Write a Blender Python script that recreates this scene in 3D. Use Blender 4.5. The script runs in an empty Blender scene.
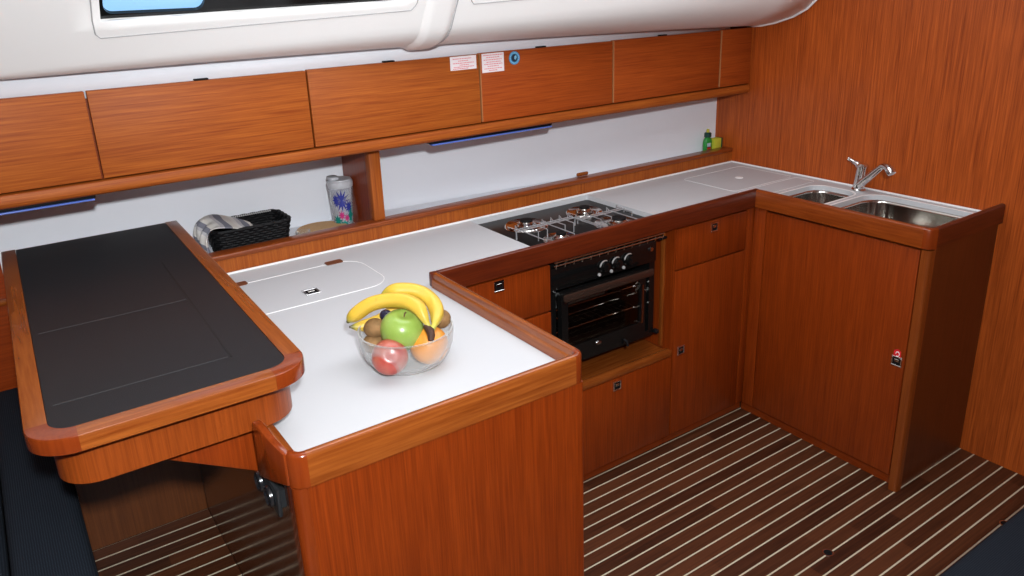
import bpy, bmesh, math, random
from mathutils import Vector, Matrix, Euler
from mathutils.geometry import tessellate_polygon
random.seed(7)
SC = bpy.context.scene
COL = SC.collection
PI = math.pi

# ------------------------------------------------------------------ materials
def new_mat(name):
    m = bpy.data.materials.new(name); m.use_nodes = True
    nt = m.node_tree; b = nt.nodes['Principled BSDF']
    return m, nt, b

def plain(name, col, rough=.5, metal=0, coat=0, noise=0, nscale=30, bump=0, bscale=200, trans=0, ior=1.45, spec=.5, emit=None, estr=0):
    m, nt, b = new_mat(name)
    b.inputs['Base Color'].default_value = (*col, 1)
    b.inputs['Roughness'].default_value = rough
    b.inputs['Metallic'].default_value = metal
    b.inputs['Coat Weight'].default_value = coat
    b.inputs['Coat Roughness'].default_value = .08
    b.inputs['Transmission Weight'].default_value = trans
    b.inputs['IOR'].default_value = ior
    b.inputs['Specular IOR Level'].default_value = spec
    if emit:
        b.inputs['Emission Color'].default_value = (*emit, 1)
        b.inputs['Emission Strength'].default_value = estr
    tc = nt.nodes.new('ShaderNodeTexCoord')
    if noise:
        n = nt.nodes.new('ShaderNodeTexNoise'); n.inputs['Scale'].default_value = nscale; n.inputs['Detail'].default_value = 4
        nt.links.new(tc.outputs['Object'], n.inputs['Vector'])
        mx = nt.nodes.new('ShaderNodeMix'); mx.data_type = 'RGBA'
        mx.inputs['A'].default_value = (*[c * (1 - noise) for c in col], 1)
        mx.inputs['B'].default_value = (*[min(1, c * (1 + noise)) for c in col], 1)
        nt.links.new(n.outputs['Fac'], mx.inputs['Factor'])
        nt.links.new(mx.outputs['Result'], b.inputs['Base Color'])
    if bump:
        n = nt.nodes.new('ShaderNodeTexNoise'); n.inputs['Scale'].default_value = bscale; n.inputs['Detail'].default_value = 2
        nt.links.new(tc.outputs['Object'], n.inputs['Vector'])
        bp = nt.nodes.new('ShaderNodeBump'); bp.inputs['Strength'].default_value = bump; bp.inputs['Distance'].default_value = .002
        nt.links.new(n.outputs['Fac'], bp.inputs['Height']); nt.links.new(bp.outputs['Normal'], b.inputs['Normal'])
    return m

def wood(name, axis, dark, light, rough=.36, coat=.12, fine=380, wide=30, contrast=1.0, along=2.0, spec=.3):
    """Varnished straight-grained wood: fine pores and wider bands, both drawn out along one axis."""
    m, nt, b = new_mat(name)
    L = nt.links; N = nt.nodes.new
    tc = N('ShaderNodeTexCoord'); oi = N('ShaderNodeObjectInfo')
    off = N('ShaderNodeVectorMath'); off.operation = 'SCALE'; off.inputs[0].default_value = (3.1, 7.7, 5.3)
    L.new(oi.outputs['Random'], off.inputs['Scale'])
    add = N('ShaderNodeVectorMath'); add.operation = 'ADD'
    L.new(tc.outputs['Object'], add.inputs[0]); L.new(off.outputs[0], add.inputs[1])
    def layer(cross, al, det):
        mp = N('ShaderNodeMapping'); s = [cross] * 3; s['XYZ'.index(axis)] = al
        mp.inputs['Scale'].default_value = s
        L.new(add.outputs[0], mp.inputs['Vector'])
        n = N('ShaderNodeTexNoise'); n.inputs['Scale'].default_value = 1; n.inputs['Detail'].default_value = det
        n.inputs['Roughness'].default_value = .55; n.inputs['Distortion'].default_value = .15
        L.new(mp.outputs[0], n.inputs['Vector']); return n.outputs['Fac']
    f = layer(fine, along * 4, 4); w = layer(wide, along * .5, 3); md = layer(170, along * 1.5, 3)
    a1 = N('ShaderNodeMath'); a1.operation = 'MULTIPLY_ADD'; a1.inputs[1].default_value = .5
    L.new(f, a1.inputs[0])
    m2 = N('ShaderNodeMath'); m2.operation = 'MULTIPLY_ADD'; m2.inputs[1].default_value = .12
    L.new(w, m2.inputs[0])
    m3 = N('ShaderNodeMath'); m3.operation = 'MULTIPLY'; m3.inputs[1].default_value = .38
    L.new(md, m3.inputs[0]); L.new(m3.outputs[0], m2.inputs[2]); L.new(m2.outputs[0], a1.inputs[2])
    cr = N('ShaderNodeValToRGB'); e = cr.color_ramp.elements
    h = .125 / contrast
    e[0].position = .5 - h; e[1].position = .5 + h
    e[0].color = (*dark, 1); e[1].color = (*light, 1)
    L.new(a1.outputs[0], cr.inputs['Fac']); L.new(cr.outputs['Color'], b.inputs['Base Color'])
    b.inputs['Roughness'].default_value = rough; b.inputs['Coat Weight'].default_value = coat
    b.inputs['Coat Roughness'].default_value = .12; b.inputs['Specular IOR Level'].default_value = spec
    bp = N('ShaderNodeBump'); bp.inputs['Strength'].default_value = .06; bp.inputs['Distance'].default_value = .001
    L.new(f, bp.inputs['Height']); L.new(bp.outputs['Normal'], b.inputs['Normal'])
    return m

VD, VL = (.155, .019, .0015), (.280, .044, .004)          # veneer
SD, SL = (.175, .036, .005), (.31, .084, .014)          # solid timber
M = {}
for ax in 'XYZ':
    M['veneer' + ax] = wood('veneer ' + ax, ax, VD, VL)
    M['solid' + ax] = wood('solid ' + ax, ax, SD, SL, rough=.25, coat=.5, fine=120, wide=14, contrast=.9)
M['corner'] = wood('corner block', 'Z', (.165, .024, .004), (.24, .040, .006), rough=.2, coat=.6, fine=120, wide=14, contrast=.7)
M['bulkhead'] = wood('bulkhead veneer', 'Z', (.22, .034, .004), (.52, .108, .015), rough=.42, coat=.05, spec=.3, wide=30, contrast=.9, fine=330)
M['upperZ'] = wood('coaming veneer', 'Z', (.24, .048, .006), (.40, .105, .014), rough=.5, coat=0, spec=.25)
M['upperX'] = wood('locker veneer', 'X', (.25, .048, .006), (.42, .110, .014), rough=.55, coat=0, fine=300, spec=.25)
M['upperX_falloff'] = wood('locker veneer with light falloff', 'X', (.25, .038, .004), (.40, .078, .009), rough=.55, coat=0, fine=300, spec=.25)  # redder, darker copy: light fading toward the bulkhead painted into the colour
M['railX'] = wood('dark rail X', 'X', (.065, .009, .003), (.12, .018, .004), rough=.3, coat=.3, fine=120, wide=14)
M['capX'] = wood('cap rail X', 'X', (.17, .030, .005), (.28, .062, .010), rough=.35, coat=.3, fine=120, wide=14)
M['railY'] = wood('mid rail Y', 'Y', (.16, .027, .003), (.26, .052, .007), rough=.3, coat=.3, fine=120, wide=14)
M['white'] = plain('white worktop', (.56, .575, .60), .55, spec=.2)
M['whiteedge'] = plain('white bead', (.9, .9, .9), .4)
M['hull'] = plain('white hull lining', (.84, .87, .93), .55, noise=.03, nscale=4)
M['mould'] = plain('white moulded liner', (.90, .90, .89), .38, spec=.4)
M['inlay'] = plain('charcoal laminate', (.011, .0125, .015), .45, bump=.25, bscale=500, spec=.3)
M['groove'] = plain('dark groove', (.004, .004, .004), .6)
M['paleseam'] = plain('pale seam', (.035, .036, .038), .5)
M['chrome'] = plain('chrome', (.75, .75, .76), .12, 1)
M['steel'] = plain('brushed steel', (.62, .61, .58), .15, 1)
M['black'] = plain('black enamel', (.006, .006, .006), .12, spec=.5)
M['matblack'] = plain('matt black', (.005, .005, .006), .6, spec=.25)
M['darkgap'] = plain('dark gap', (.01, .005, .003), .8)
M['darkplastic'] = plain('dark plastic', (.018, .020, .022), .35)
M['smoke'] = plain('oven interior', (.012, .011, .010), .4)
def thin_glass(name, tint, edge, base=.03):
    m = bpy.data.materials.new(name); m.use_nodes = True; nt = m.node_tree; nt.nodes.clear(); N = nt.nodes.new; L = nt.links
    out = N('ShaderNodeOutputMaterial'); tr = N('ShaderNodeBsdfTransparent'); tr.inputs[0].default_value = (*tint, 1)
    gl = N('ShaderNodeBsdfGlossy'); gl.inputs['Roughness'].default_value = .03
    df = N('ShaderNodeBsdfDiffuse'); df.inputs[0].default_value = (.85, .87, .87, 1)  # white mixed in toward grazing edges, painting the glass's bright edge highlight
    lw = N('ShaderNodeLayerWeight'); lw.inputs[0].default_value = .5
    def sc(p, k, o):
        q = N('ShaderNodeMath'); q.operation = 'POWER'; q.inputs[1].default_value = p; L.new(lw.outputs['Facing'], q.inputs[0])
        w = N('ShaderNodeMath'); w.operation = 'MULTIPLY_ADD'; w.inputs[1].default_value = k; w.inputs[2].default_value = o; L.new(q.outputs[0], w.inputs[0]); return w
    pw = sc(2.0, edge, base); fr = sc(3.5, .5, .035)
    a = N('ShaderNodeMixShader'); L.new(pw.outputs[0], a.inputs[0]); L.new(tr.outputs[0], a.inputs[1]); L.new(df.outputs[0], a.inputs[2])
    b = N('ShaderNodeMixShader'); L.new(fr.outputs[0], b.inputs[0]); L.new(a.outputs[0], b.inputs[1]); L.new(gl.outputs[0], b.inputs[2])
    L.new(b.outputs[0], out.inputs[0]); return m
M['glass'] = thin_glass('clear glass', (.97, .98, .98), .6)
M['glassrim_glint'] = thin_glass('glass rim highlight', (.9, .92, .92), .9)
M['smokeglass'] = thin_glass('oven glass', (.72, .70, .67), .0, .0)

# floor with holly strips running along X
def floor_mat():
    m, nt, b = new_mat('striped cabin sole'); L = nt.links; N = nt.nodes.new
    tc = N('ShaderNodeTexCoord'); sp = N('ShaderNodeSeparateXYZ'); L.new(tc.outputs['Object'], sp.inputs[0])
    P = .0483
    a = N('ShaderNodeMath'); a.operation = 'ADD'; a.inputs[1].default_value = 20 * P + .200 + .0025; L.new(sp.outputs['Y'], a.inputs[0])
    d = N('ShaderNodeMath'); d.operation = 'DIVIDE'; d.inputs[1].default_value = P; L.new(a.outputs[0], d.inputs[0])
    fr = N('ShaderNodeMath'); fr.operation = 'FRACT'; L.new(d.outputs[0], fr.inputs[0])
    lt = N('ShaderNodeMath'); lt.operation = 'LESS_THAN'; lt.inputs[1].default_value = .105; L.new(fr.outputs[0], lt.inputs[0])
    fl = N('ShaderNodeMath'); fl.operation = 'FLOOR'; L.new(d.outputs[0], fl.inputs[0])
    # plank pieces: stagger by row
    ro = N('ShaderNodeMath'); ro.operation = 'MULTIPLY'; ro.inputs[1].default_value = .377; L.new(fl.outputs[0], ro.inputs[0])
    xs = N('ShaderNodeMath'); xs.operation = 'MULTIPLY_ADD'; xs.inputs[1].default_value = 2.4
    L.new(sp.outputs['X'], xs.inputs[0]); L.new(ro.outputs[0], xs.inputs[2])
    xf = N('ShaderNodeMath'); xf.operation = 'FLOOR'; L.new(xs.outputs[0], xf.inputs[0])
    cb = N('ShaderNodeCombineXYZ'); L.new(xf.outputs[0], cb.inputs[0]); L.new(fl.outputs[0], cb.inputs[1])
    wn = N('ShaderNodeTexWhiteNoise'); wn.noise_dimensions = '2D'; L.new(cb.outputs[0], wn.inputs['Vector'])
    mp = N('ShaderNodeMapping'); mp.inputs['Scale'].default_value = (5, 160, 160); L.new(tc.outputs['Object'], mp.inputs['Vector'])
    n = N('ShaderNodeTexNoise'); n.inputs['Scale'].default_value = 1; n.inputs['Detail'].default_value = 4; L.new(mp.outputs[0], n.inputs['Vector'])
    n2 = N('ShaderNodeMath'); n2.operation = 'MULTIPLY_ADD'; n2.inputs[1].default_value = .5; L.new(wn.outputs['Value'], n2.inputs[0])
    L.new(n.outputs['Fac'], n2.inputs[2])
    cr = N('ShaderNodeValToRGB'); e = cr.color_ramp.elements; e[0].position = .42; e[1].position = 1.05
    e[0].color = (.036, .010, .004, 1); e[1].color = (.105, .033, .013, 1); L.new(n2.outputs[0], cr.inputs['Fac'])
    mx = N('ShaderNodeMix'); mx.data_type = 'RGBA'; L.new(lt.outputs[0], mx.inputs['Factor']); L.new(cr.outputs['Color'], mx.inputs['A'])
    mx.inputs['B'].default_value = (.62, .56, .42, 1); L.new(mx.outputs['Result'], b.inputs['Base Color'])
    b.inputs['Roughness'].default_value = .45; b.inputs['Specular IOR Level'].default_value = .3
    return m
M['floor'] = floor_mat()

def fabric_mat():
    m, nt, b = new_mat('navy woven upholstery'); L = nt.links; N = nt.nodes.new
    tc = N('ShaderNodeTexCoord')
    fs = []
    for ax in (0, 1, 2):
        w = N('ShaderNodeTexWave'); w.wave_type = 'BANDS'; w.bands_direction = 'XYZ'[ax]; w.inputs['Scale'].default_value = 75
        w.inputs['Distortion'].default_value = .8; L.new(tc.outputs['Object'], w.inputs['Vector']); fs.append(w.outputs['Fac'])
    a = N('ShaderNodeMath'); a.operation = 'MULTIPLY'; L.new(fs[0], a.inputs[0]); L.new(fs[1], a.inputs[1])
    c = N('ShaderNodeMix'); c.data_type = 'RGBA'; L.new(a.outputs[0], c.inputs['Factor'])
    c.inputs['A'].default_value = (.007, .010, .016, 1); c.inputs['B'].default_value = (.026, .036, .050, 1)
    L.new(c.outputs['Result'], b.inputs['Base Color']); b.inputs['Roughness'].default_value = .9
    b.inputs['Specular IOR Level'].default_value = .15
    bp = N('ShaderNodeBump'); bp.inputs['Strength'].default_value = .5; bp.inputs['Distance'].default_value = .001
    L.new(a.outputs[0], bp.inputs['Height']); L.new(bp.outputs['Normal'], b.inputs['Normal'])
    return m
M['fabric'] = fabric_mat()

# ------------------------------------------------------------------ mesh helpers
class MB:
    def __init__(s): s.bm = bmesh.new()
    def _merge(s, b2, mat=None):
        if mat is not None: bmesh.ops.transform(b2, matrix=mat, verts=b2.verts)
        me = bpy.data.meshes.new('t'); b2.to_mesh(me); b2.free(); s.bm.from_mesh(me); bpy.data.meshes.remove(me); return s
    def box(s, x0, x1, y0, y1, z0, z1, bev=0, seg=2, mat=None):
        b = bmesh.new(); bmesh.ops.create_cube(b, size=1)
        for v in b.verts:
            v.co = Vector(((x0 + x1) / 2 + v.co.x * (x1 - x0), (y0 + y1) / 2 + v.co.y * (y1 - y0), (z0 + z1) / 2 + v.co.z * (z1 - z0)))
        if bev: bmesh.ops.bevel(b, geom=b.edges[:], offset=bev, segments=seg, affect='EDGES', profile=.5)
        return s._merge(b, mat)
    def prism(s, pts, a0, a1, axis='Z', bev=0, seg=2, holes=(), mat=None, caps=True):
        """polygon (with holes) pushed along an axis. pts are (u,v): Z->(x,y), Y->(x,z), X->(y,z)"""
        def P(u, v, a): return Vector((u, v, a)) if axis == 'Z' else Vector((u, a, v)) if axis == 'Y' else Vector((a, u, v))
        b = bmesh.new()
        if not holes:
            f0 = [b.verts.new(P(u, v, a0)) for u, v in pts]; f1 = [b.verts.new(P(u, v, a1)) for u, v in pts]
            b.faces.new(f0); b.faces.new(f1)
            for i in range(len(pts)):
                j = (i + 1) % len(pts); b.faces.new((f0[i], f0[j], f1[j], f1[i]))
        else:
            loops = [list(pts)] + [list(h) for h in holes]
            flat = [p for l in loops for p in l]
            tris = tessellate_polygon([[Vector((u, v, 0)) for u, v in l] for l in loops])
            A = [b.verts.new(P(u, v, a0)) for u, v in flat]; B = [b.verts.new(P(u, v, a1)) for u, v in flat]
            for t in tris:
                b.faces.new([A[i] for i in t]); b.faces.new([B[i] for i in t])
            k = 0
            for l in loops:
                for i in range(len(l)):
                    j = (i + 1) % len(l); b.faces.new((A[k + i], A[k + j], B[k + j], B[k + i]))
                k += len(l)
        bmesh.ops.recalc_face_normals(b, faces=b.faces)
        if bev and not holes:
            bmesh.ops.bevel(b, geom=[e for e in b.edges], offset=bev, segments=seg, affect='EDGES', profile=.5)
        return s._merge(b, mat)
    def tube(s, path, r, n=10, cap=True):
        """round tube along a path; r a number or one per point"""
        path = [Vector(p) for p in path]; R = r if isinstance(r, (list, tuple)) else [r] * len(path)
        b = bmesh.new(); rings = []; ref = None
        for i, p in enumerate(path):
            t = (path[min(i + 1, len(path) - 1)] - path[max(i - 1, 0)]).normalized()
            if ref is None: ref = Vector((0, 0, 1)) if abs(t.z) < .9 else Vector((1, 0, 0))
            u = t.cross(ref).normalized(); v = t.cross(u).normalized(); ref = u.cross(t).normalized()
            rings.append([b.verts.new(p + R[i] * (math.cos(2 * PI * k / n) * u + math.sin(2 * PI * k / n) * v)) for k in range(n)])
        for a, c in zip(rings, rings[1:]):
            for k in range(n): b.faces.new((a[k], a[(k + 1) % n], c[(k + 1) % n], c[k]))
        if cap: b.faces.new(rings[0][::-1]); b.faces.new(rings[-1])
        bmesh.ops.recalc_face_normals(b, faces=b.faces)
        return s._merge(b)
    def lathe(s, prof, c=(0, 0, 0), n=32, mat=None):
        """profile (r,z) turned about Z through c; r=0 closes"""
        b = bmesh.new(); rings = []
        for r, z in prof:
            if r < 1e-6: rings.append([b.verts.new((0, 0, z))])
            else: rings.append([b.verts.new((r * math.cos(2 * PI * k / n), r * math.sin(2 * PI * k / n), z)) for k in range(n)])
        for a, d in zip(rings, rings[1:]):
            for k in range(n):
                q = [a[k % len(a)], a[(k + 1) % len(a)], d[(k + 1) % len(d)], d[k % len(d)]]
                u = []
                for v in q:
                    if v not in u: u.append(v)
                if len(u) > 2: b.faces.new(u)
        bmesh.ops.recalc_face_normals(b, faces=b.faces)
        mm = Matrix.Translation(Vector(c))
        if mat is not None: mm = mm @ mat
        return s._merge(b, mm)
    def grid(s, rows, closed=False):
        b = bmesh.new(); V = [[b.verts.new(p) for p in r] for r in rows]
        for a, c in zip(V, V[1:]):
            for k in range(len(a) - (0 if closed else 1)):
                b.faces.new((a[k], a[(k + 1) % len(a)], c[(k + 1) % len(a)], c[k]))
        return s._merge(b)
    def build(s, name, mat, parent=None, smooth=35):
        bm = s.bm
        for f in bm.faces: f.smooth = True
        for e in bm.edges:
            if len(e.link_faces) == 2 and e.calc_face_angle(0) > math.radians(smooth): e.smooth = False
        me = bpy.data.meshes.new(name)
        if parent is not None:
            off = Vector(root_loc(parent))
            bmesh.ops.translate(bm, verts=bm.verts, vec=-off)
        bm.to_mesh(me); bm.free()
        me.materials.append(M[mat] if isinstance(mat, str) else mat)
        o = bpy.data.objects.new(name, me); COL.objects.link(o)
        if parent is not None: o.parent = parent
        return o

def root_loc(o):
    v = Vector(o.location)
    while o.parent: o = o.parent; v += Vector(o.location)
    return v

def tag(o, label=None, cat=None, group=None, kind=None):
    if label: o['label'] = label
    if cat: o['category'] = cat
    if group: o['group'] = group
    if kind: o['kind'] = kind
    return o
def thing(name, loc, label, cat, group=None):
    o = bpy.data.objects.new(name, None); COL.objects.link(o); o.location = loc; o.empty_display_size = .05
    return tag(o, label, cat, group)
def struct(name, mb, mat, **k):
    return tag(mb.build(name, mat, **k), kind='structure')

def rrect(x0, x1, y0, y1, r, n=6, which=(1, 1, 1, 1)):
    """rounded rectangle, corners in order (x1y1, x0y1, x0y0, x1y0)"""
    out = []
    for (cx, cy, a, w) in ((x1, y1, 0, which[0]), (x0, y1, 90, which[1]), (x0, y0, 180, which[2]), (x1, y0, 270, which[3])):
        if not w: out.append((cx, cy)); continue
        ox = cx - r if cx == x1 else cx + r; oy = cy - r if cy == y1 else cy + r
        for k in range(n + 1):
            t = math.radians(a + 90 * k / n); out.append((ox + r * math.cos(t), oy + r * math.sin(t)))
    return out

# ------------------------------------------------------------------ main dimensions
XB = 1.997                       # bulkhead
ZW, ZT, ZB = .888, .930, .865    # worktop, rail top, rail underside
XL, XR = -.405, .238             # island
YN, YM, YE = -.868, -.236, -.886
XS = 1.557
YS = .251                        # face of the back coaming
def hullY(x):
    t = max(0, min(1, (x - .25) / (XB - .25))); return .54 - .19 * t ** 1.2

# ------------------------------------------------------------------ the setting
mb = MB(); mb.box(-2.4, 2.2, -3.2, .9, -.03, 0); struct('floor', mb, 'floor')
mb = MB()
rows = []
for i in range(45):
    x = -2.4 + (XB + .02 + 2.4) * i / 44; y = hullY(x)
    rows.append([(x, y, -.0), (x, y, .6), (x, y, 1.2), (x, y + .01, 1.6), (x, y + .02, 2.0), (x, y + .08, 2.0), (x, y + .08, 0)])
mb.grid(rows, closed=True); struct('wall_back', mb, 'hull')
mb = MB(); mb.box(XB, XB + .04, -3.2, .6, 0, 2.0); struct('wall_right', mb, 'bulkhead')
mb = MB(); mb.box(-2.44, -2.4, -3.2, .6, 0, 2.0); struct('wall_left', mb, 'bulkhead')
mb = MB(); mb.box(-2.44, XB + .04, -3.24, -3.2, 0, 2.0); struct('wall_front', mb, 'bulkhead')
mb = MB(); mb.box(-2.44, XB + .04, -3.24, .6, 2.0, 2.04); struct('ceiling', mb, 'mould')

# coachroof side moulding: bellied liner, its lower edge rising and splaying outward to the left
PR = [(.30, 1.478), (.20, 1.468), (.13, 1.471), (.060, 1.484), (-.02, 1.508), (-.08, 1.538), (-.118, 1.572), (-.137, 1.606)]
PL = [(.30, 1.530), (.20, 1.507), (.172, 1.5005), (.160, 1.4995), (.148, 1.5020), (.138, 1.5080), (.130, 1.5170), (.1225, 1.5265)]
TOPP = (-.26, 1.995)
def prof(x):
    t = (XB - x) / (XB + .66)
    bow = .046 * max(0, t) * max(0, 1 - t)
    return [(a[0] + (b[0] - a[0]) * t, a[1] + (b[1] - a[1]) * t + bow) for a, b in zip(PR, PL)]
def face_pt(x, z, out=0):
    """point on the flat upper face of the moulding at height z"""
    (ya, za), (yb, zb) = prof(x)[-1], TOPP
    z = max(z, za); k = (z - za) / (zb - za)
    n = Vector((0, -(zb - za), (yb - ya))).normalized()
    return Vector((x, ya + (yb - ya) * k, z)) + n * out
W0 = (-.435, .315)                 # window 1 opening, x range
def zg(x): return 1.581 + (x + .453) * .034      # lower line of the joint round the window
def zw(x): return 1.618 + (x + .43) * .020       # lower edge of the opening
ZWT = 1.80
fb = lambda x: prof(x)[-1][1]
xs = [-2.4, -1.8, -1.2, -.8, -.6, -.5] + [W0[0] + (W0[1] - W0[0]) * i / 8 for i in range(9)] + [.35, .45, .6, .8, 1.0, 1.2, 1.4, 1.6, 1.8, XB - .01]
LV = []           # height functions of the face rows, bottom to top
for q in (.06, .15, .3, .5, .75, 1): LV.append(lambda x, q=q: fb(x) + (zw(x) - fb(x)) * q)
for q in (.5, 1): LV.append(lambda x, q=q: zw(x) + (ZWT - zw(x)) * q)
for q in (.5, 1): LV.append(lambda x, q=q: ZWT + (TOPP[1] - ZWT) * q)
bm_ = bmesh.new(); G = []
for x in xs: G.append([bm_.verts.new((x, y, z)) for y, z in prof(x)] + [bm_.verts.new(face_pt(x, f(x))) for f in LV])
n0 = len(PR) - 1 + 6
for i in range(len(xs) - 1):
    for j in range(len(G[0]) - 1):
        if xs[i] >= W0[0] - 1e-6 and xs[i + 1] <= W0[1] + 1e-6 and n0 <= j < n0 + 2: continue
        bm_.faces.new((G[i][j], G[i][j + 1], G[i + 1][j + 1], G[i + 1][j]))
bmesh.ops.recalc_face_normals(bm_, faces=bm_.faces)
bm_.faces.ensure_lookup_table()
if bm_.faces[0].normal.z > 0: bmesh.ops.reverse_faces(bm_, faces=bm_.faces)
mb = MB(); mb._merge(bm_)
o = struct('trim_1', mb, 'mould', smooth=60)
sm = o.modifiers.new('thick', 'SOLIDIFY'); sm.thickness = .006; sm.offset = -1
mb = MB()
# window reveal
rv = [(W0[0], zw(W0[0])), (W0[1], zw(W0[1])), (W0[1], ZWT), (W0[0], ZWT)]
for i in range(4):
    a, b_ = rv[i], rv[(i + 1) % 4]
    mb.grid([[face_pt(a[0] + (b_[0] - a[0]) * k / 6, a[1] + (b_[1] - a[1]) * k / 6, 0), face_pt(a[0] + (b_[0] - a[0]) * k / 6, a[1] + (b_[1] - a[1]) * k / 6, -.014)] for k in range(7)])
struct('trim_8', mb, 'mould', smooth=50)
# closing lip of the moulding at the bulkhead (bright moulded edge)
mb = MB(); mb.tube([(XB - .012, y, z) for y, z in PR[1:]] + [(XB - .012, *TOPP)], .005, 8); struct('trim_2', mb, 'whiteedge')
# raised lip around the windows and the rib between them
def strip_on_face(name, pts, w, h, mat):
    mb = MB()
    mb.tube([face_pt(x, z, h) for x, z in pts], w, 8); return struct(name, mb, mat)
def rr_path(x0, x1, z0, z1, r):
    p = rrect(x0, x1, z0, z1, r, 5); return p + [p[0]]
JM = plain('liner joint', (.42, .42, .43), .6)
def joint(name, x0, x1, zf):
    p = [(x0, ZWT + .03)] + [(x0, zf(x0) + .14 - .02 * k) for k in range(6)] + [(x0 + .004, zf(x0) + .010), (x0 + .014, zf(x0 + .014))]
    p += [(x0 + (x1 - x0) * k / 12, zf(x0 + (x1 - x0) * k / 12)) for k in range(1, 12)]
    p += [(x1 - .014, zf(x1 - .014)), (x1 - .004, zf(x1) + .010)] + [(x1, zf(x1) + .02 * k) for k in range(1, 8)] + [(x1, ZWT + .03)]
    m_ = MB(); m_.tube([face_pt(x, z, 0) for x, z in p], .0016, 6); struct(name, m_, JM)
joint('trim_3', -.452, .348, zg); joint('trim_4', .512, 1.35, lambda x: zg(x) + .002)
# soft ridge running down round the belly between the windows
mb = MB(); rows = []
for k in range(17):
    u = k / 16; row = []
    bulge = .011 * min(1, math.sin(PI * u) * 1.6)
    x = .375 + .095 * u
    P_ = prof(x)[1:]; P_ = P_ + [(P_[-1][0] + (TOPP[0] - P_[-1][0]) * q / 5, P_[-1][1] + (TOPP[1] - P_[-1][1]) * q / 5) for q in range(1, 6)]
    for i, (y, z) in enumerate(P_):
        a_ = Vector(P_[max(i - 1, 0)]); b_ = Vector(P_[min(i + 1, len(P_) - 1)]); t = (b_ - a_).normalized(); n = Vector((-t.y, t.x))
        if n.x > 0 or (abs(n.x) < .2 and n.y > 0): n = -n
        row.append((x, y + n.x * (bulge + .0005), z + n.y * (bulge + .0005)))
    rows.append(row)
mb.grid(rows); struct('trim_5', mb, 'mould', smooth=60)
mb = MB(); mb.tube([(.4715, y - .002, z - .002) for y, z in prof(.47)[2:]] + [tuple(face_pt(.4715, z_, .001)) for z_ in (1.65, 1.75, 1.9)], .0018, 6); struct('trim_6', mb, JM)
# white hull liner standing behind the locker doors, closing up to the moulding
mb = MB(); mb.grid([[(-1.25, .2015, 1.436), (-1.25, .2015, 1.53)], [(.6, .2015, 1.436), (.6, .2015, 1.522)], [ (1.88, .2015, 1.436), (1.88, .2015, 1.480)]]); o = struct('trim_7', mb, 'hull')
sm = o.modifiers.new('thick', 'SOLIDIFY'); sm.thickness = .006; sm.offset = 0

# window 1: black gasket with a rounded light-blue pane
wn = tag(thing('window_1', face_pt(-.1, 1.7, -.03), None, None), kind='structure')
def facequad(x0, x1, z0, z1, d0, d1, hole=None):
    m_ = MB(); pts = hole
    outer = [(x0, z0), (x1, z0), (x1, z1), (x0, z1)]
    loops = [outer] + ([hole] if hole else []); flat = [p for l in loops for p in l]
    tris = tessellate_polygon([[Vector((u, v, 0)) for u, v in l] for l in loops])
    b = bmesh.new()
    A = [b.verts.new(face_pt(u, v, d0)) for u, v in flat]; B = [b.verts.new(face_pt(u, v, d1)) for u, v in flat]
    for t in tris: b.faces.new([A[i] for i in t]); b.faces.new([B[i] for i in t])
    k = 0
    for l in loops:
        for i in range(len(l)):
            j = (i + 1) % len(l); b.faces.new((A[k + i], A[k + j], B[k + j], B[k + i]))
        k += len(l)
    bmesh.ops.recalc_face_normals(b, faces=b.faces); m_._merge(b); return m_
facequad(W0[0] - .002, W0[1] + .002, 1.60, ZWT + .002, -.010, -.020, hole=rrect(-.426, -.208, 1.628, 1.79, .02, 6)).build('window_frame', 'black', wn)
facequad(-.434, -.20, 1.62, 1.798, -.021, -.024).build('pane', plain('daylit pane', (.2, .35, .5), .2, emit=(.24, .50, .84), estr=.85), wn)

# ------------------------------------------------------------------ handles
def latch(parent, c, face='Y', s=.0175, out=1):
    """square push latch: chrome frame, dark finger well, small button. Sits on a face looking to -Y, -X or up."""
    x, y, z = c; w = s
    def bx(u0, u1, v0, v1, d0, d1):
        if face == 'Y': return (x + u0, x + u1, y - d1, y - d0, z + v0, z + v1)
        if face == 'X': return (x - d1, x - d0, y + u0, y + u1, z + v0, z + v1)
        return (x + u0, x + u1, y + v0, y + v1, z + d0, z + d1)
    f = MB()
    for q in ((-w, w, w * .72, w), (-w, w, -w, -w * .72), (-w, -w * .72, -w * .72, w * .72), (w * .72, w, -w * .72, w * .72)): f.box(*bx(*q, 0, .003), bev=.0006, seg=1)
    l = f.build('latch', 'chrome', parent)
    g = MB(); g.box(*bx(-w * .72, w * .72, -w * .72, w * .72, 0, .0015)); g.build('finger_well', 'matblack', l)
    h = MB(); h.box(*bx(-w * .45, w * .45, -w * .1, w * .45, .0015, .0035), bev=.0006, seg=1); h.build('latch_button', 'steel', l)
    return l

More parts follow.
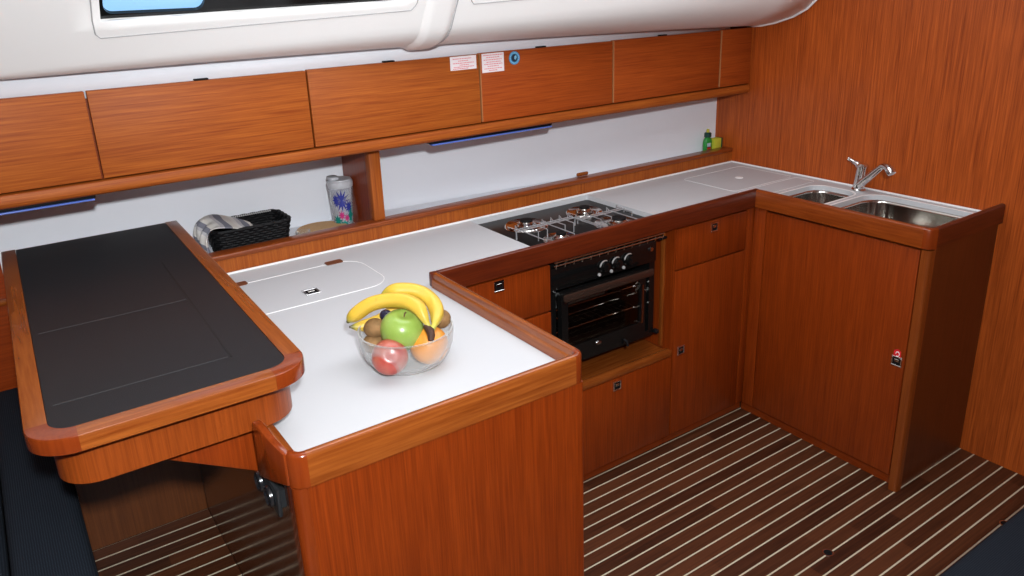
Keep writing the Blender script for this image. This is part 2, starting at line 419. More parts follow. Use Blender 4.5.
# ------------------------------------------------------------------ upper lockers along the hull
def upper_locker(x0, x1, label, lx=None, n='wall_cabinet'):
    r = thing(n, ((x0 + x1) / 2, .176, 1.205), label, 'cabinet', 'lockers over the galley')
    b = MB(); yb0, yb1 = hullY(x0) - .003, hullY(x1) - .003
    b.prism([(x0 + .001, .213), (x1 - .001, .213), (x1 - .001, yb1), (x0 + .001, yb0)], 1.21, 1.440); b.build('carcass', 'veneerX', r)
    zt_ = 1.455 + .007 * max(0, min(1, (x0 + .5) / 2.2))
    d = MB(); d.box(x0 + .0025, x1 - .0025, .178, .197, 1.236, zt_, bev=.0022); dd = d.build('door', 'upperX' if x0 < .6 else 'upperX_falloff', r)
    if x0 > .6: d = MB(); d.box(x0 + .0022, x0 + .0052, .1774, .197, 1.238, zt_ - .001, bev=.0005, seg=1); d.build('edge_band', plain('pale edge band', (.42, .17, .06), .5), dd)
    if lx is not None:
        l = MB(); l.box(lx - .018, lx + .018, .181, .197, zt_, zt_ + .0045, bev=.001, seg=1); l.build('latch', 'matblack', dd)
    return r
seams = [-1.25, -.481, .082, .660, 1.233, 1.806, XB - .002]
ulab = ['wooden locker at the far end over the black-topped table', 'wooden locker with horizontal grain above the basket, second from the table end',
        'wooden locker with one white notice, above the post', 'wooden locker with a white notice and a round blue sticker',
        'wooden locker with no sticker above the green bottle end', 'narrow wooden locker beside the bulkhead']
lxs = [None, -.203, .344, .916, 1.489, None]
for i in range(6): upper_locker(seams[i], seams[i + 1], ulab[i], lxs[i])
pr = thing('cabinet_pelmet', (0, .16, 1.2), 'long solid wood lip running under the row of wall lockers', 'trim')
mb = MB(); mb.prism([(.178, 1.2315), (.172, 1.2300), (.170, 1.224), (.168, 1.212), (.170, 1.203), (.176, 1.198), (.205, 1.198), (.205, 1.2315)], -1.25, XB - .012, axis='X', bev=0)
mb.build('lip', 'upperX', pr, smooth=50)
mb = MB(); mb.box(-1.25, XB - .003, .2055, .34, 1.202, 1.2085); mb.build('bottom_board', 'solidX', pr)
def strip_light(x0, x1, label):
    r = thing('strip_light', ((x0 + x1) / 2, .2, 1.18), label, 'light', None)
    b = MB(); b.box(x0, x1, .185, .22, 1.189, 1.1975, bev=.002); b.build('housing', 'matblack', r)
    b = MB(); b.box(x0 + .006, x1 - .004, .178, .205, 1.1845, 1.1885, bev=.0015); b.build('diffuser', plain('blue diffuser', (.10, .18, .60), .3, coat=.3), r)
strip_light(-1.2, -.505, 'slim blue strip light under the locker over the black-topped table')
strip_light(.465, .955, 'slim blue strip light under the lockers behind the hob')

# notices and round sticker on the doors
def notice(x0, x1, z0, z1, label, cols):
    r = thing('sticker', ((x0 + x1) / 2, .176, z0), label, 'sticker', None)
    b = MB(); b.box(x0, x1, .1764, .1774, z0, z1, bev=.0002, seg=1); b.build('paper', plain('notice paper', (.85, .78, .80), .6), r)
    b = MB()
    for (u0, u1, v) in cols:
        X0 = x0 + (x1 - x0) * u0; X1 = x0 + (x1 - x0) * u1; Z = z0 + (z1 - z0) * v; x = X0
        while x < X1 - .002:
            w = random.uniform(.003, .009); b.box(x, min(x + w, X1), .1760, .1766, Z - .0011, Z + .0011); x += w + .0016
    b.build('printed_lines', plain('red print', (.75, .16, .2), .6), r)
notice(.551, .648, 1.413, 1.4555, 'small white notice with red lettering, wider and lower of the two', [(.1, .8, .82), (.3, .68, .66), (.1, .9, .5), (.35, .7, .36), (.12, .9, .22), (.1, .7, .1)])
notice(.669, .755, 1.396, 1.4565, 'taller white notice with dense red lettering beside the blue round sticker', [(.05, .95, .9), (.2, .8, .78), (.08, .9, .66), (.2, .85, .54), (.1, .92, .43), (.25, .75, .32), (.1, .9, .2), (.3, .7, .1)])
r = thing('round_sticker', (.797, .176, 1.434), 'round blue sticker with a dark emblem on the locker door', 'sticker')
rot = Matrix.Rotation(PI / 2, 4, 'X')
mb = MB(); mb.lathe([(0, .0), (.0215, 0), (.0215, .0012), (0, .0012)], (.797, .1775, 1.434), 32, rot); mb.build('disc', plain('sticker blue', (.05, .30, .55), .4), r)
mb = MB(); mb.lathe([(0, .0), (.0125, 0), (.0125, .0006), (0, .0006)], (.797, .1763, 1.434), 24, rot); mb.build('emblem', plain('sticker dark', (.02, .035, .06), .4), r)
mb = MB(); mb.prism([(.800, 1.428), (.806, 1.436), (.803, 1.443), (.797, 1.440), (.796, 1.432)], .1752, .1758, axis='Y'); mb.build('emblem_figure', plain('sticker light', (.25, .55, .75), .4), r)
mb = MB()
for k in range(20):
    a = 2 * PI * k / 20; mb.box(.797 + .017 * math.cos(a) - .001, .797 + .017 * math.cos(a) + .001, .1756, .1763, 1.434 + .017 * math.sin(a) - .0014, 1.434 + .017 * math.sin(a) + .0014)
mb.build('ring_marks', plain('sticker marks', (.5, .7, .8), .4), r)

# ------------------------------------------------------------------ shelf and coaming behind the worktop
cm = thing('back_coaming', (.8, .26, .888), 'long upright wooden coaming with a capped edge behind the white worktop', 'trim')
mb = MB(); mb.box(-.284, XB - .002, YS, .272, .80, .934); mb.build('coaming_board', 'upperZ', cm)
mb = MB(); mb.box(-.284, XB - .002, .245, .297, .9345, .951, bev=.005, seg=3); mb.build('coaming_cap', 'capX', cm)
mb = MB(); mb.box(1.150, 1.205, .285, .296, .9515, .966, bev=.005, seg=2); mb.build('catch', 'solidX', cm)
sh = MB(); sh.prism([(-.74, .274), (XB - .003, .274), (XB - .003, hullY(XB) - .003), (1.4, hullY(1.4) - .004), (.9, hullY(.9) - .004), (.25, .53), (-.74, .53)], .895, .905)
tag(sh.build('shelf', 'hull'), 'narrow white shelf between the coaming and the hull side', 'shelf')
pt = thing('divider_post', (.30, .3, .951), 'upright wooden divider standing on the coaming beside the tumbler', 'post')
mb = MB(); mb.box(.286, .317, .297, .497, .9055, 1.2015); mb.build('side_board', 'veneerZ', pt)
mb = MB(); mb.box(.283, .322, .262, .2965, .9515, 1.1975, bev=.003); mb.build('front_edge', 'upperZ', pt)

# ------------------------------------------------------------------ worktop
wt = thing('worktop', (.6, 0, ZW), 'long white U-shaped worktop edged with mahogany rails', 'worktop')
SMALL = rrect(1.640, 1.922, -.418, -.232, .06); BIG = rrect(1.640, 1.956, -.862, -.448, .07)
HOB = rrect(.628, 1.158, -.205, .238, .010, 3)
outer = [(XL + .016, YN + .015), (XR - .02, YN + .015), (XR - .02, YM + .02), (XS + .015, YM + .02), (XS + .015, YE + .015), (XB - .003, YE + .015), (XB - .003, YS - .002), (-.40, YS - .002), (-.40, -.2)]
mb = MB(); mb.prism(outer, ZW - .018, ZW, holes=[HOB, SMALL, BIG]); mb.build('top', 'white', wt, smooth=20)
def loop_path(l, z): return [(x, y, z) for x, y in l] + [(l[0][0], l[0][1], z)]
mb = MB(); mb.box(-.40, XB - .004, YS - .009, YS - .0025, ZW, ZW + .006, bev=.0015, seg=1); mb.box(XB - .010, XB - .0035, YE + .03, YS - .01, ZW, ZW + .006, bev=.0015, seg=1)
mb.build('upstand', 'whiteedge', wt)
# rails: height .065, vertical outer face, rounded top; inner stepped bead
def rail_prof(step=True):
    if not step: return [(0, ZB), (0, ZT - .006), (.002, ZT - .002), (.006, ZT), (.013, ZT), (.017, ZT - .002), (.0185, ZT - .007), (.0195, ZW + .0005), (.016, ZW + .0005), (.016, ZB), (.010, ZB), (.006, ZB), (.003, ZB)]
    # (offset inward from outer face, z)
    return [(0, ZB), (-.0, ZT - .006), (.002, ZT - .002), (.006, ZT), (.012, ZT), (.016, ZT - .002), (.0175, ZT - .007), (.0175, ZT - .016), (.022, ZT - .019), (.024, ZT - .026), (.024, ZW + .0005), (.014, ZW + .0005), (.014, ZB)]
def rail(x0, y0, x1, y1, inward, mat, name='edge_rail', step=False):
    d = Vector((x1 - x0, y1 - y0, 0)); n = Vector((*inward, 0)); P = rail_prof(step)
    b = MB(); rows = []
    for t in (0, 1):
        rows.append([Vector((x0, y0, 0)) + d * t + n * o + Vector((0, 0, z)) for o, z in P])
    b.grid(rows, closed=True)
    for r_ in (0, 1):
        vs = [b.bm.verts.new(v) for v in rows[r_]]; b.bm.faces.new(vs)
    bmesh.ops.remove_doubles(b.bm, verts=b.bm.verts, dist=1e-5); bmesh.ops.recalc_face_normals(b.bm, faces=b.bm.faces)
    return b.build(name, mat, wt, smooth=40)
def corner(cx, cy, a0, R, mat='corner', name='rail_corner'):
    """rounded outer corner turned from the rail profile; (cx,cy) centre, a0 start angle"""
    P = rail_prof(False); b = MB(); rows = []
    for k in range(9):
        a = math.radians(a0 + 90 * k / 8)
        rows.append([(cx + (R - min(o, R - .001)) * math.cos(a), cy + (R - min(o, R - .001)) * math.sin(a), z) for o, z in P])
    b.grid(rows, closed=True); bmesh.ops.recalc_face_normals(b.bm, faces=b.bm.faces)
    return b.build(name, mat, wt, smooth=40)
R = .03
rail(XL, -.60, XL, YN + R, (1, 0), 'solidY')                       # island, table side
rail(XL + R, YN, XR - R, YN, (0, 1), 'solidX')                     # island, near
rail(XR, YN + R, XR, YM, (-1, 0), 'solidY', step=True)                        # island, galley side
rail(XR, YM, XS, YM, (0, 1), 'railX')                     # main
rail(XS, YM, XS, YE + R, (1, 0), 'railY')                         # sink leg front
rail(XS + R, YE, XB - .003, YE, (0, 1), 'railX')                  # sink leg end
corner(XL + R, YN + R, 180, R); corner(XR - R, YN + R, 270, R); corner(XS + R, YE + R, 180, R)
mb = MB(); mb.prism([(-.845, .866), (-.845, .9285), (-.80, .938), (-.765, .9545), (-.752, .9565), (-.745, .950), (-.745, .84), (-.79, .85)], -.408, -.394, axis='X', bev=.003)
for v in mb.bm.verts: v.co.x -= .021 * max(0, (v.co.y + .845) / .10)
mb.build('stop_board', 'corner', wt)
mb = MB(); mb.box(XR - .022, XR, YM, YM + .0195, ZW, ZT - .0005, bev=.004); mb.build('rail_joint', 'railX', wt)
mb = MB(); mb.box(XS + .001, XS + .0195, YM + .001, YM + .0195, ZW, ZT - .0005, bev=.004); mb.build('rail_joint', 'railX', wt)

# lids set into the worktop
def lid(name, x0, x1, y0, y1, r, label, which=(1, 1, 1, 1), seal=.0008):
    l = thing(name, ((x0 + x1) / 2, (y0 + y1) / 2, ZW), label, 'lid')
    p = rrect(x0, x1, y0, y1, r, 6, which)
    b = MB(); b.prism(p, ZW + .0002, ZW + .0012); b.build('lid_panel', 'white', l)
    b = MB(); b.tube([(x, y, ZW + .0012) for x, y in p] + [(p[0][0], p[0][1], ZW + .0012)], seal, 6); b.build('lid_seal', 'whiteedge', l)
    return l
ib = lid('icebox_lid', -.385, .150, -.125, .135, .07, 'white rounded icebox lid with a metal latch in the worktop beside the table', seal=.0011)
latch(ib, (-.060, -.052, ZW + .0012), 'Z', .021)
for cx, cy in ((-.205, .138), (.083, .138)):
    b = MB(); b.prism(rrect(cx - .026, cx + .026, cy - .014, cy + .014, .006, 3), ZW + .0012, ZW + .004); b.build('hinge', plain('brown hinge', (.16, .05, .02), .4), ib)
cl = lid('locker_lid', 1.60, 1.952, -.10, .165, .02, 'square white lid with a pale round button in the worktop corner')
b = MB(); b.lathe([(0, 0), (.016, 0), (.016, .002), (.010, .004), (0, .004)], (1.785, .031, ZW + .0013), 20); b.build('button', 'whiteedge', cl)
lid('sink_side_lid', 1.60, 1.952, -.205, -.115, .012, 'narrow white lid in the worktop between the corner lid and small sink')

# ------------------------------------------------------------------ sinks and tap
def sink(loop, depth, label, dr):
    cx = sum(p[0] for p in loop) / len(loop); cy = sum(p[1] for p in loop) / len(loop)
    s_ = thing('sink_bowl', (cx, cy, ZW - depth), label, 'sink')
    b = MB(); rows = []
    for k, (sc, z) in enumerate(((1, ZW - .019), (1, ZW - .03), (.985, ZW - depth * .5), (.965, ZW - depth + .03), (.93, ZW - depth + .010), (.86, ZW - depth), (.3, ZW - depth - .002))):
        rows.append([(cx + (x - cx) * sc, cy + (y - cy) * sc, z) for x, y in loop])
    b.grid(rows, closed=True); vs = [b.bm.verts.new(v) for v in rows[-1]]; b.bm.faces.new(vs)
    bmesh.ops.remove_doubles(b.bm, verts=b.bm.verts, dist=1e-5); bmesh.ops.recalc_face_normals(b.bm, faces=b.bm.faces)
    ob = b.build('basin', 'steel', s_, smooth=60)
    so = ob.modifiers.new('t', 'SOLIDIFY'); so.thickness = .0015; so.offset = 1
    b = MB(); rows = []
    for off, z in ((0, ZW - .004), (.002, ZW + .001), (.006, ZW + .0015), (.010, ZW + .0002)):
        rows.append([(x + (x - cx) / math.hypot(x - cx, y - cy) * off, y + (y - cy) / math.hypot(x - cx, y - cy) * off, z) for x, y in loop])
    b.grid(rows, closed=True); b.build('rim', 'whiteedge', s_, smooth=60)
    b = MB(); b.lathe([(0, 0), (.024, 0), (.024, .003), (.018, .001), (0, .001)], (cx, cy, ZW - depth + .0005), 24); b.build('drain', 'chrome', s_)
sink(SMALL, .12, 'small stainless steel sink bowl nearer the corner', 0)
sink(BIG, .16, 'large stainless steel sink bowl at the open end of the worktop', 0)
fc = thing('faucet', (1.955, -.41, ZW), 'chrome mixer tap with angled spout between the two sinks', 'faucet')
mb = MB(); mb.lathe([(0, 0), (.026, 0), (.026, .006), (.021, .012), (.020, .05), (.0195, .085), (.021, .09), (.021, .098), (.015, .104), (0, .106)], (1.950, -.392, ZW), 28, Matrix.Rotation(math.radians(4), 4, 'X')); mb.build('tap_body', 'chrome', fc)
mb = MB(); mb.tube([(1.948, -.386, .980), (1.948, -.378, .990), (1.946, -.366, .994), (1.942, -.352, 1.001), (1.940, -.344, 1.005)], [.012, .011, .008, .0065, .008], 12); mb.build('lever', 'chrome', fc)
mb = MB(); mb.tube([(1.935, -.405, .915), (1.925, -.425, .934), (1.90, -.470, .972), (1.874, -.515, 1.010), (1.866, -.530, 1.018), (1.860, -.548, 1.016), (1.857, -.554, 1.013)], [.014, .014, .013, .012, .012, .013, .013], 14); mb.build('spout', 'chrome', fc)
mb = MB(); mb.tube([(1.857, -.553, 1.014), (1.855, -.562, 1.006), (1.853, -.569, .998)], [.0145, .0155, .014], 16); mb.build('spray_head', 'chrome', fc)

# ------------------------------------------------------------------ base cabinets
YF = -.222      # cabinet faces of the main run
def door_part(name, parent, x0, x1, z0, z1, mat='veneerZ', y=YF, t=.018):
    b = MB(); b.box(x0, x1, y, y + t, z0, z1, bev=.0022); return b.build(name, mat, parent)
# island
isl = thing('island_cabinet', (-.1, -.5, 0), 'big near peninsula cabinet clad in reddish mahogany veneer under the white worktop', 'cabinet')
mb = MB(); mb.box(XL + .026, XR - .008, YN + .010, YN + .03, .0, ZB - .006); mb.build('end_panel', 'veneerZ', isl)
mb = MB(); mb.box(XL + .020, XR - .012, YN + .014, YN + .04, ZB - .006, ZB - .0005); mb.build('shadow_gap', 'darkgap', isl)
mb = MB(); mb.prism(rrect(XL + .002, XL + .026, YN + .008, YN + .05, .014, 5, (0, 0, 1, 0)), 0, ZB - .004); mb.build('corner_post', 'corner', isl)
mb = MB(); mb.prism(rrect(XR - .026, XR - .002, YN + .0095, YN + .04, .006, 4, (0, 0, 0, 1)), 0, ZB - .006); mb.build('corner_post', 'veneerZ', isl)
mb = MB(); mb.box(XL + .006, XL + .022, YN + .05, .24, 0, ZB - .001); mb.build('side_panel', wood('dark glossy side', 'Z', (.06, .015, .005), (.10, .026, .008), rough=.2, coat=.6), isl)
mb = MB(); mb.box(XR - .030, XR - .012, YN + .04, -.20, 0, ZB - .001); mb.build('galley_panel', 'veneerZ', isl)
# socket plate on the island side
so = thing('power_socket', (-.39, -.66, .76), 'dark grey double socket plate on the side of the peninsula below its rail', 'socket')
mb = MB(); X_ = XL - .006
mb.prism([(-.806, .838), (-.690, .836), (-.680, .790), (-.800, .778)], X_ - .008, X_, axis='X', bev=.003); mb.build('plate', 'darkplastic', so)
mb = MB(); mb.box(X_ + .0005, XL + .0055, -.79, -.70, .79, .826); mb.build('back_box', 'darkplastic', so)
for yc in (-.716, -.772):
    q = MB(); q.lathe([(0, 0), (.019, 0), (.021, .003), (.020, .008), (.016, .010), (.013, .006), (.0, .005)], (X_ - .008, yc, .811), 24, Matrix.Rotation(-PI / 2, 4, 'Y')); q.build('socket_cover', plain('socket gloss', (.012, .013, .015), .22, coat=.3), so)

# cabinet left of the oven
c1 = thing('base_cabinet', (.43, -.21, 0), 'wooden drawer unit between the peninsula and the oven', 'cabinet')
mb = MB(); mb.box(XR + .002, .632, YF + .02, YS - .005, .051, ZW - .02); mb.build('carcass', 'darkgap', c1)
d = door_part('drawer', c1, XR + .004, .629, .7035, ZB - .012); latch(d, (.44, YF, .832))
door_part('drawer', c1, XR + .004, .629, .40, .6975)
door_part('drawer', c1, XR + .004, .629, .050, .396)
mb = MB(); mb.box(XR + .002, .632, YF + .030, YF + .042, 0, .05); mb.build('plinth', 'veneerX', c1)
# under-oven cabinet
c2 = thing('base_cabinet', (.9, -.21, 0), 'low wooden cupboard directly beneath the oven', 'cabinet')
mb = MB(); mb.box(.636, 1.164, YF + .02, YS - .005, .051, .376); mb.build('carcass', 'darkgap', c2)
mb = MB(); mb.box(.636, 1.1655, YF + .0285, YS - .005, .377, .392); mb.build('niche_floor', 'solidX', c2)
mb = MB(); mb.box(.634, 1.166, YF - .002, YF + .028, .379, .402, bev=.004); mb.build('sill', 'solidX', c2)
d = door_part('door', c2, .636, 1.1662, .050, .376); latch(d, (.905, YF, .348))
mb = MB(); mb.box(.636, 1.164, YF + .030, YF + .042, 0, .05); mb.build('plinth', 'veneerX', c2)
# right of oven
c3 = thing('base_cabinet', (1.36, -.21, 0), 'wooden corner cupboard with one drawer over a tall door', 'cabinet')
mb = MB(); mb.box(1.172, 1.56, YF + .02, YS - .005, .051, ZW - .02); mb.build('carcass', 'darkgap', c3)
mb = MB(); mb.box(1.1665, 1.1715, YF + .004, YS - .01, .3925, ZB - .004); mb.build('niche_side', 'veneerZ', c3)
mb = MB(); mb.box(1.158, 1.1655, -.178, -.160, .403, .845, bev=.002); mb.build('edge_strip', 'solidZ', c3)
d = door_part('drawer', c3, 1.173, 1.536, .705, ZB - .012); latch(d, (1.358, YF, .826))
d = door_part('door', c3, 1.173, 1.536, .050, .699); latch(d, (1.212, YF, .388))
mb = MB(); mb.box(1.5395, 1.580, YF, YF + .018, .05, ZB - .003, bev=.002); mb.build('corner_stile', 'veneerZ', c3)
mb = MB(); mb.box(1.168, 1.60, YF + .030, YF + .042, 0, .05); mb.build('plinth', 'veneerX', c3)
# sink cabinet
XF = 1.571
c4 = thing('sink_cabinet', (1.78, -.55, 0), 'wooden cupboard with one wide door carrying the two steel sinks', 'cabinet')
mb = MB(); mb.box(XF + .02, XB - .003, YE + .04, YF + .05, .051, .70); mb.build('carcass', 'darkgap', c4)
mb = MB(); mb.box(XF, XF + .018, -.274, YF - .002, .05, ZB - .003, bev=.002); mb.build('corner_stile', 'veneerZ', c4)
mb = MB(); mb.box(XF, XF + .018, -.847, -.2785, .050, ZB - .012, bev=.0022); d = mb.build('door', 'veneerZ', c4)
latch(d, (XF, -.822, .468), 'X')
mb = MB(); mb.box(XF + .028, XF + .040, YE + .035, -.20, 0, .05); mb.build('plinth', 'veneerY', c4)
mb = MB(); mb.prism(rrect(XF - .004, XF + .026, YE + .005, -.853, .012, 5, (0, 0, 1, 0)), 0, ZB - .006); mb.build('corner_post', wood('pale post', 'Z', (.17, .034, .005), (.25, .06, .010)), c4)
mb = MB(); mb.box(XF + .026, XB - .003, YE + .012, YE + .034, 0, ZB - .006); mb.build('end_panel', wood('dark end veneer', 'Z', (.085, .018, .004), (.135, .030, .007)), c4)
r = thing('warning_sticker', (XF, -.822, .485), 'tiny red sticker above the latch of the sink cupboard', 'sticker')
mb = MB(); mb.prism([(-.834, .480), (-.809, .480), (-.810, .505), (-.822, .511), (-.832, .505)], XF - .0012, XF - .0004, axis='X'); mb.build('red_patch', plain('red sticker', (.70, .02, .03), .4), r)
mb = MB(); mb.tube([(XF - .0014, -.822 + .006 * math.cos(a), .494 + .008 * math.sin(a)) for a in [i * PI / 6 for i in range(11)]], .0012, 6); mb.build('white_mark', 'whiteedge', r)

# ------------------------------------------------------------------ cooker
ck = thing('cooker', (.89, 0, .47), 'black gimballed marine cooker with oven below and steel wire hob racks', 'cooker')
OX0, OX1, OY = .652, 1.108, -.188
mb = MB(); mb.box(OX0, OX1, OY + .004, OY + .02, .465, .49, bev=.002)
mb.box(OX0, OX0 + .025, OY + .004, .19, .49, .845); mb.box(OX1 - .025, OX1, OY + .004, .19, .49, .845); mb.box(OX0, OX1, .17, .19, .465, .845); mb.box(OX0, OX1, OY + .02, .17, .465, .485)
mb.build('oven_body', 'black', ck)
mb = MB(); mb.box(OX0 + .001, OX1 - .001, OY - .004, OY + .010, .748, .824, bev=.004); mb.build('control_panel', 'black', ck)
# cavity with racks
cv = MB(); cv.box(OX0 + .027, OX1 - .027, .10, .105, .49, .745); cv.box(OX0 + .027, OX1 - .027, OY + .02, .10, .745, .75); cv.build('oven_cavity', 'smoke', ck)
rk = MB()
for z in (.575, .655):
    for k in range(13):
        x = OX0 + .05 + k * (OX1 - OX0 - .10) / 12; rk.tube([(x, OY + .045, z), (x, .09, z)], .0018, 6)
    for y in (OY + .045, -.05, .09): rk.tube([(OX0 + .045, y, z), (OX1 - .045, y, z)], .0025, 6)
rk.build('oven_rack', plain('rack wire', (.6, .6, .6), .22, metal=1), ck)
tr = MB(); tr.box(OX0 + .06, OX0 + .26, OY + .04, .06, .662, .666); tr.box(OX0 + .06, OX0 + .26, OY + .04, OY + .044, .662, .685); tr.build('baking_tray', plain('tray metal', (.5, .5, .5), .35, metal=.4), ck)
# door
DX0, DX1, DZ0, DZ1, DY = .678, 1.040, .488, .742, OY - .024
dr = MB(); dr.prism(rrect(DX0, DX1, DZ0, DZ1, .014, 4), DY, DY + .022, axis='Y', holes=[rrect(DX0 + .026, DX1 - .026, DZ0 + .060, DZ1 - .036, .010, 4)]); door = dr.build('oven_door', 'black', ck, smooth=30)
g = MB(); g.prism(rrect(DX0 + .028, DX1 - .026, DZ0 + .058, DZ1 - .038, .010, 4), DY + .004, DY + .008, axis='Y'); g.build('door_glass', 'smokeglass', door)
h = MB(); h.prism(rrect(DX0 + .004, DX1 + .030, DZ1 - .030, DZ1 - .004, .008, 4), DY - .010, DY - .001, axis='Y', bev=.003); h.build('door_handle', plain('bronze bar', (.10, .06, .045), .25, metal=.7), door)
e = MB(); e.lathe([(0, 0), (.012, 0), (.010, .003), (0, .004)], (.83, DY - .0005, .530), 24, Matrix.Rotation(PI / 2, 4, 'X') @ Matrix.Scale(.55, 4, Vector((0, 1, 0)))); e.build('badge', 'chrome', door)
lv = MB(); lv.tube([(.945, DY, .506), (.947, DY - .012, .502), (.949, DY - .014, .486)], .004, 8); lv.build('lock_lever', 'matblack', door)
ps = MB(); ps.tube([(DX1 - .018, DY - .004, .55), (DX1 - .018, DY - .004, .69)], .004, 8); ps.build('side_bar', 'steel', door)
for i, x in enumerate((.868, .920, .974)):
    k = MB(); rm = Matrix.Rotation(PI / 2, 4, 'X')
    k.lathe([(0, 0), (.021, 0), (.021, .006), (.017, .012), (.015, .020), (0, .022)], (x, OY - .004, .786), 24, rm); kn = k.build('knob', 'black', ck)
    k = MB(); k.tube([(x + .0195 * math.cos(a), OY - .011, .786 + .0195 * math.sin(a)) for a in [math.radians(55 + 12 * j) for j in range(11)]], [.001] + [.0026] * 9 + [.001], 8); k.build('knob_glint', plain('knob highlight', (.8, .8, .8), .45, metal=.6), kn)  # bright crescent modelled as the highlight along the knob's edge
    k = MB(); k.lathe([(0, 0), (.006, 0), (.005, .004), (0, .005)], (x - .018, OY - .004, .760), 16, rm); k.build('indicator_button', plain('grey button', (.5, .5, .5), .4), ck)
k = MB(); k.lathe([(0, 0), (.008, 0), (.007, .005), (0, .006)], (1.080, OY - .004, .797), 16, Matrix.Rotation(PI / 2, 4, 'X')); k.build('igniter_button', 'chrome', ck)
# gimbal brackets and guard rail at the front edge
b = MB(); b.box(1.109, 1.146, -.204, -.192, .824, .832, bev=.003); b.build('gimbal_bracket', 'matblack', ck)
b = MB(); b.box(1.109, 1.122, -.20, -.18, .474, .488, bev=.002); b.build('gimbal_bracket', 'matblack', ck)
b = MB()
b.tube([(OX0, -.215, .862), (1.13, -.215, .862), (1.135, -.20, .862)], .003, 8); b.tube([(OX0, -.213, .850), (1.12, -.213, .850)], .0022, 8); b.tube([(OX0, -.210, .838), (1.12, -.210, .838)], .0022, 8)
for k in range(14): b.tube([(OX0 + .01 + k * .035, -.215, .862), (OX0 + .01 + k * .035, -.208, .828)], .0018, 6)
b.build('guard_rail', 'steel', ck)
# hob: glossy plate just below the worktop, burners in polished spill rings, wire racks with upright pan stops
HZ = .872
b = MB(); b.box(.632, 1.154, -.20, .234, HZ - .010, HZ, bev=.003); b.build('hob_plate', plain('hob enamel', (.006, .006, .006), .35, spec=.2), ck)
burn = [(.775, .105, .036), (.775, -.09, .028), (1.03, .10, .032), (1.03, -.085, .040)]
RING = plain('polished ring', (.62, .60, .58), .10, metal=1)
for (x, y, r_) in burn:
    b = MB(); b.lathe([(r_ * 1.05, .002), (r_ * 1.3, .0015), (r_ * 1.7, .004), (r_ * 2.0, .007), (r_ * 2.1, .004), (r_ * 2.15, 0)], (x, y, HZ), 32); b.build('spill_ring', RING, ck)
    b = MB(); b.lathe([(r_ * .95, 0), (r_, .004), (r_ * .95, .010), (r_ * .7, .014), (r_ * .65, .018), (0, .018)], (x, y, HZ), 28); bu = b.build('burner', 'steel', ck)
    b = MB(); b.lathe([(r_ * .62, 0), (r_ * .6, .006), (0, .007)], (x, y, HZ + .0182), 24); b.build('burner_cap', 'matblack', bu)
def grate(x0, x1, y0, y1, z, nx, name='pan_grate'):
    g_ = MB(); ym = (y0 + y1) / 2
    g_.tube([(x0, ym - .004, z), (x1, ym - .004, z)], .0026, 6); g_.tube([(x0, ym + .012, z), (x1, ym + .012, z)], .0022, 6)
    g_.tube([(x0, y0, z - .014), (x1, y0, z - .014)], .0022, 6)
    for k in range(nx):
        x = x0 + .012 + (x1 - x0 - .024) * k / (nx - 1); s_ = .055 if k % 3 else (ym - y0)
        g_.tube([(x, ym - s_, HZ), (x, ym - s_, z + .002), (x, ym + .012, z + .002)], .002, 6)
        g_.tube([(x, ym + .012, z + .002), (x + .012, ym + .040, z + .004), (x + .012, ym + .040, z - .016)], .002, 6)
    for x in (x0, x1): g_.tube([(x, ym, HZ), (x, ym, z)], .0026, 6); g_.tube([(x, y0, HZ), (x, y0, z - .014)], .0026, 6)
    g_.build(name, plain('grate wire', (.45, .46, .48), .3, metal=.5), ck)
grate(.660, .905, -.150, .15, .902, 7); grate(.925, 1.14, -.150, .17, .886, 5)

# ------------------------------------------------------------------ black-topped table beside the peninsula
TX0, TX1, TY0, TY1, TZ = -.758, -.314, -.782, .372, 1.045
tb = thing('chart_table', (-.53, -.2, .93), 'raised wooden table with a charcoal inlaid top and rounded rim beside the peninsula', 'table')
bw, cr_ = .034, .070
mb = MB(); mb.prism(rrect(TX0 + bw, TX1 - bw, TY0 + bw, TY1 - .001, cr_ - .034, 6, (0, 0, 1, 1)), TZ - .03, TZ - .0012); mb.build('top_inlay', 'inlay', tb)
def rim_prof(): return [(0, TZ - .028), (.000, TZ - .0035), (.0012, TZ - .001), (.0035, TZ), (bw - .0008, TZ), (bw - .0008, TZ - .031), (.004, TZ - .031)]
def tr_rail(x0, y0, x1, y1, inward, mat):
    d = Vector((x1 - x0, y1 - y0, 0)); n = Vector((*inward, 0)); b = MB(); rows = [[Vector((x0, y0, 0)) + d * t + n * o + Vector((0, 0, z)) for o, z in rim_prof()] for t in (0, 1)]
    b.grid(rows, closed=True)
    for r_ in rows: b.bm.faces.new([b.bm.verts.new(v) for v in r_])
    bmesh.ops.remove_doubles(b.bm, verts=b.bm.verts, dist=1e-5); bmesh.ops.recalc_face_normals(b.bm, faces=b.bm.faces); b.build('rim_rail', mat, tb, smooth=40)
tr_rail(TX0, TY1, TX0, TY0 + cr_, (1, 0), 'solidY'); tr_rail(TX1, TY0 + cr_, TX1, TY1, (-1, 0), 'solidY'); tr_rail(TX0 + cr_, TY0, TX1 - cr_, TY0, (0, 1), 'solidX')
for cx, a0 in ((TX0 + cr_, 180), (TX1 - cr_, 270)):
    b = MB(); rows = []
    for k in range(13):
        a = math.radians(a0 + 90 * k / 12); rows.append([(cx + (cr_ - o) * math.cos(a), TY0 + cr_ + (cr_ - o) * math.sin(a), z) for o, z in rim_prof()])
    b.grid(rows, closed=True); bmesh.ops.recalc_face_normals(b.bm, faces=b.bm.faces); b.build('rim_corner', 'corner', tb, smooth=40)
AP = rrect(-.728, -.336, -.740, TY1 - .02, .065, 8, (0, 0, 1, 1))
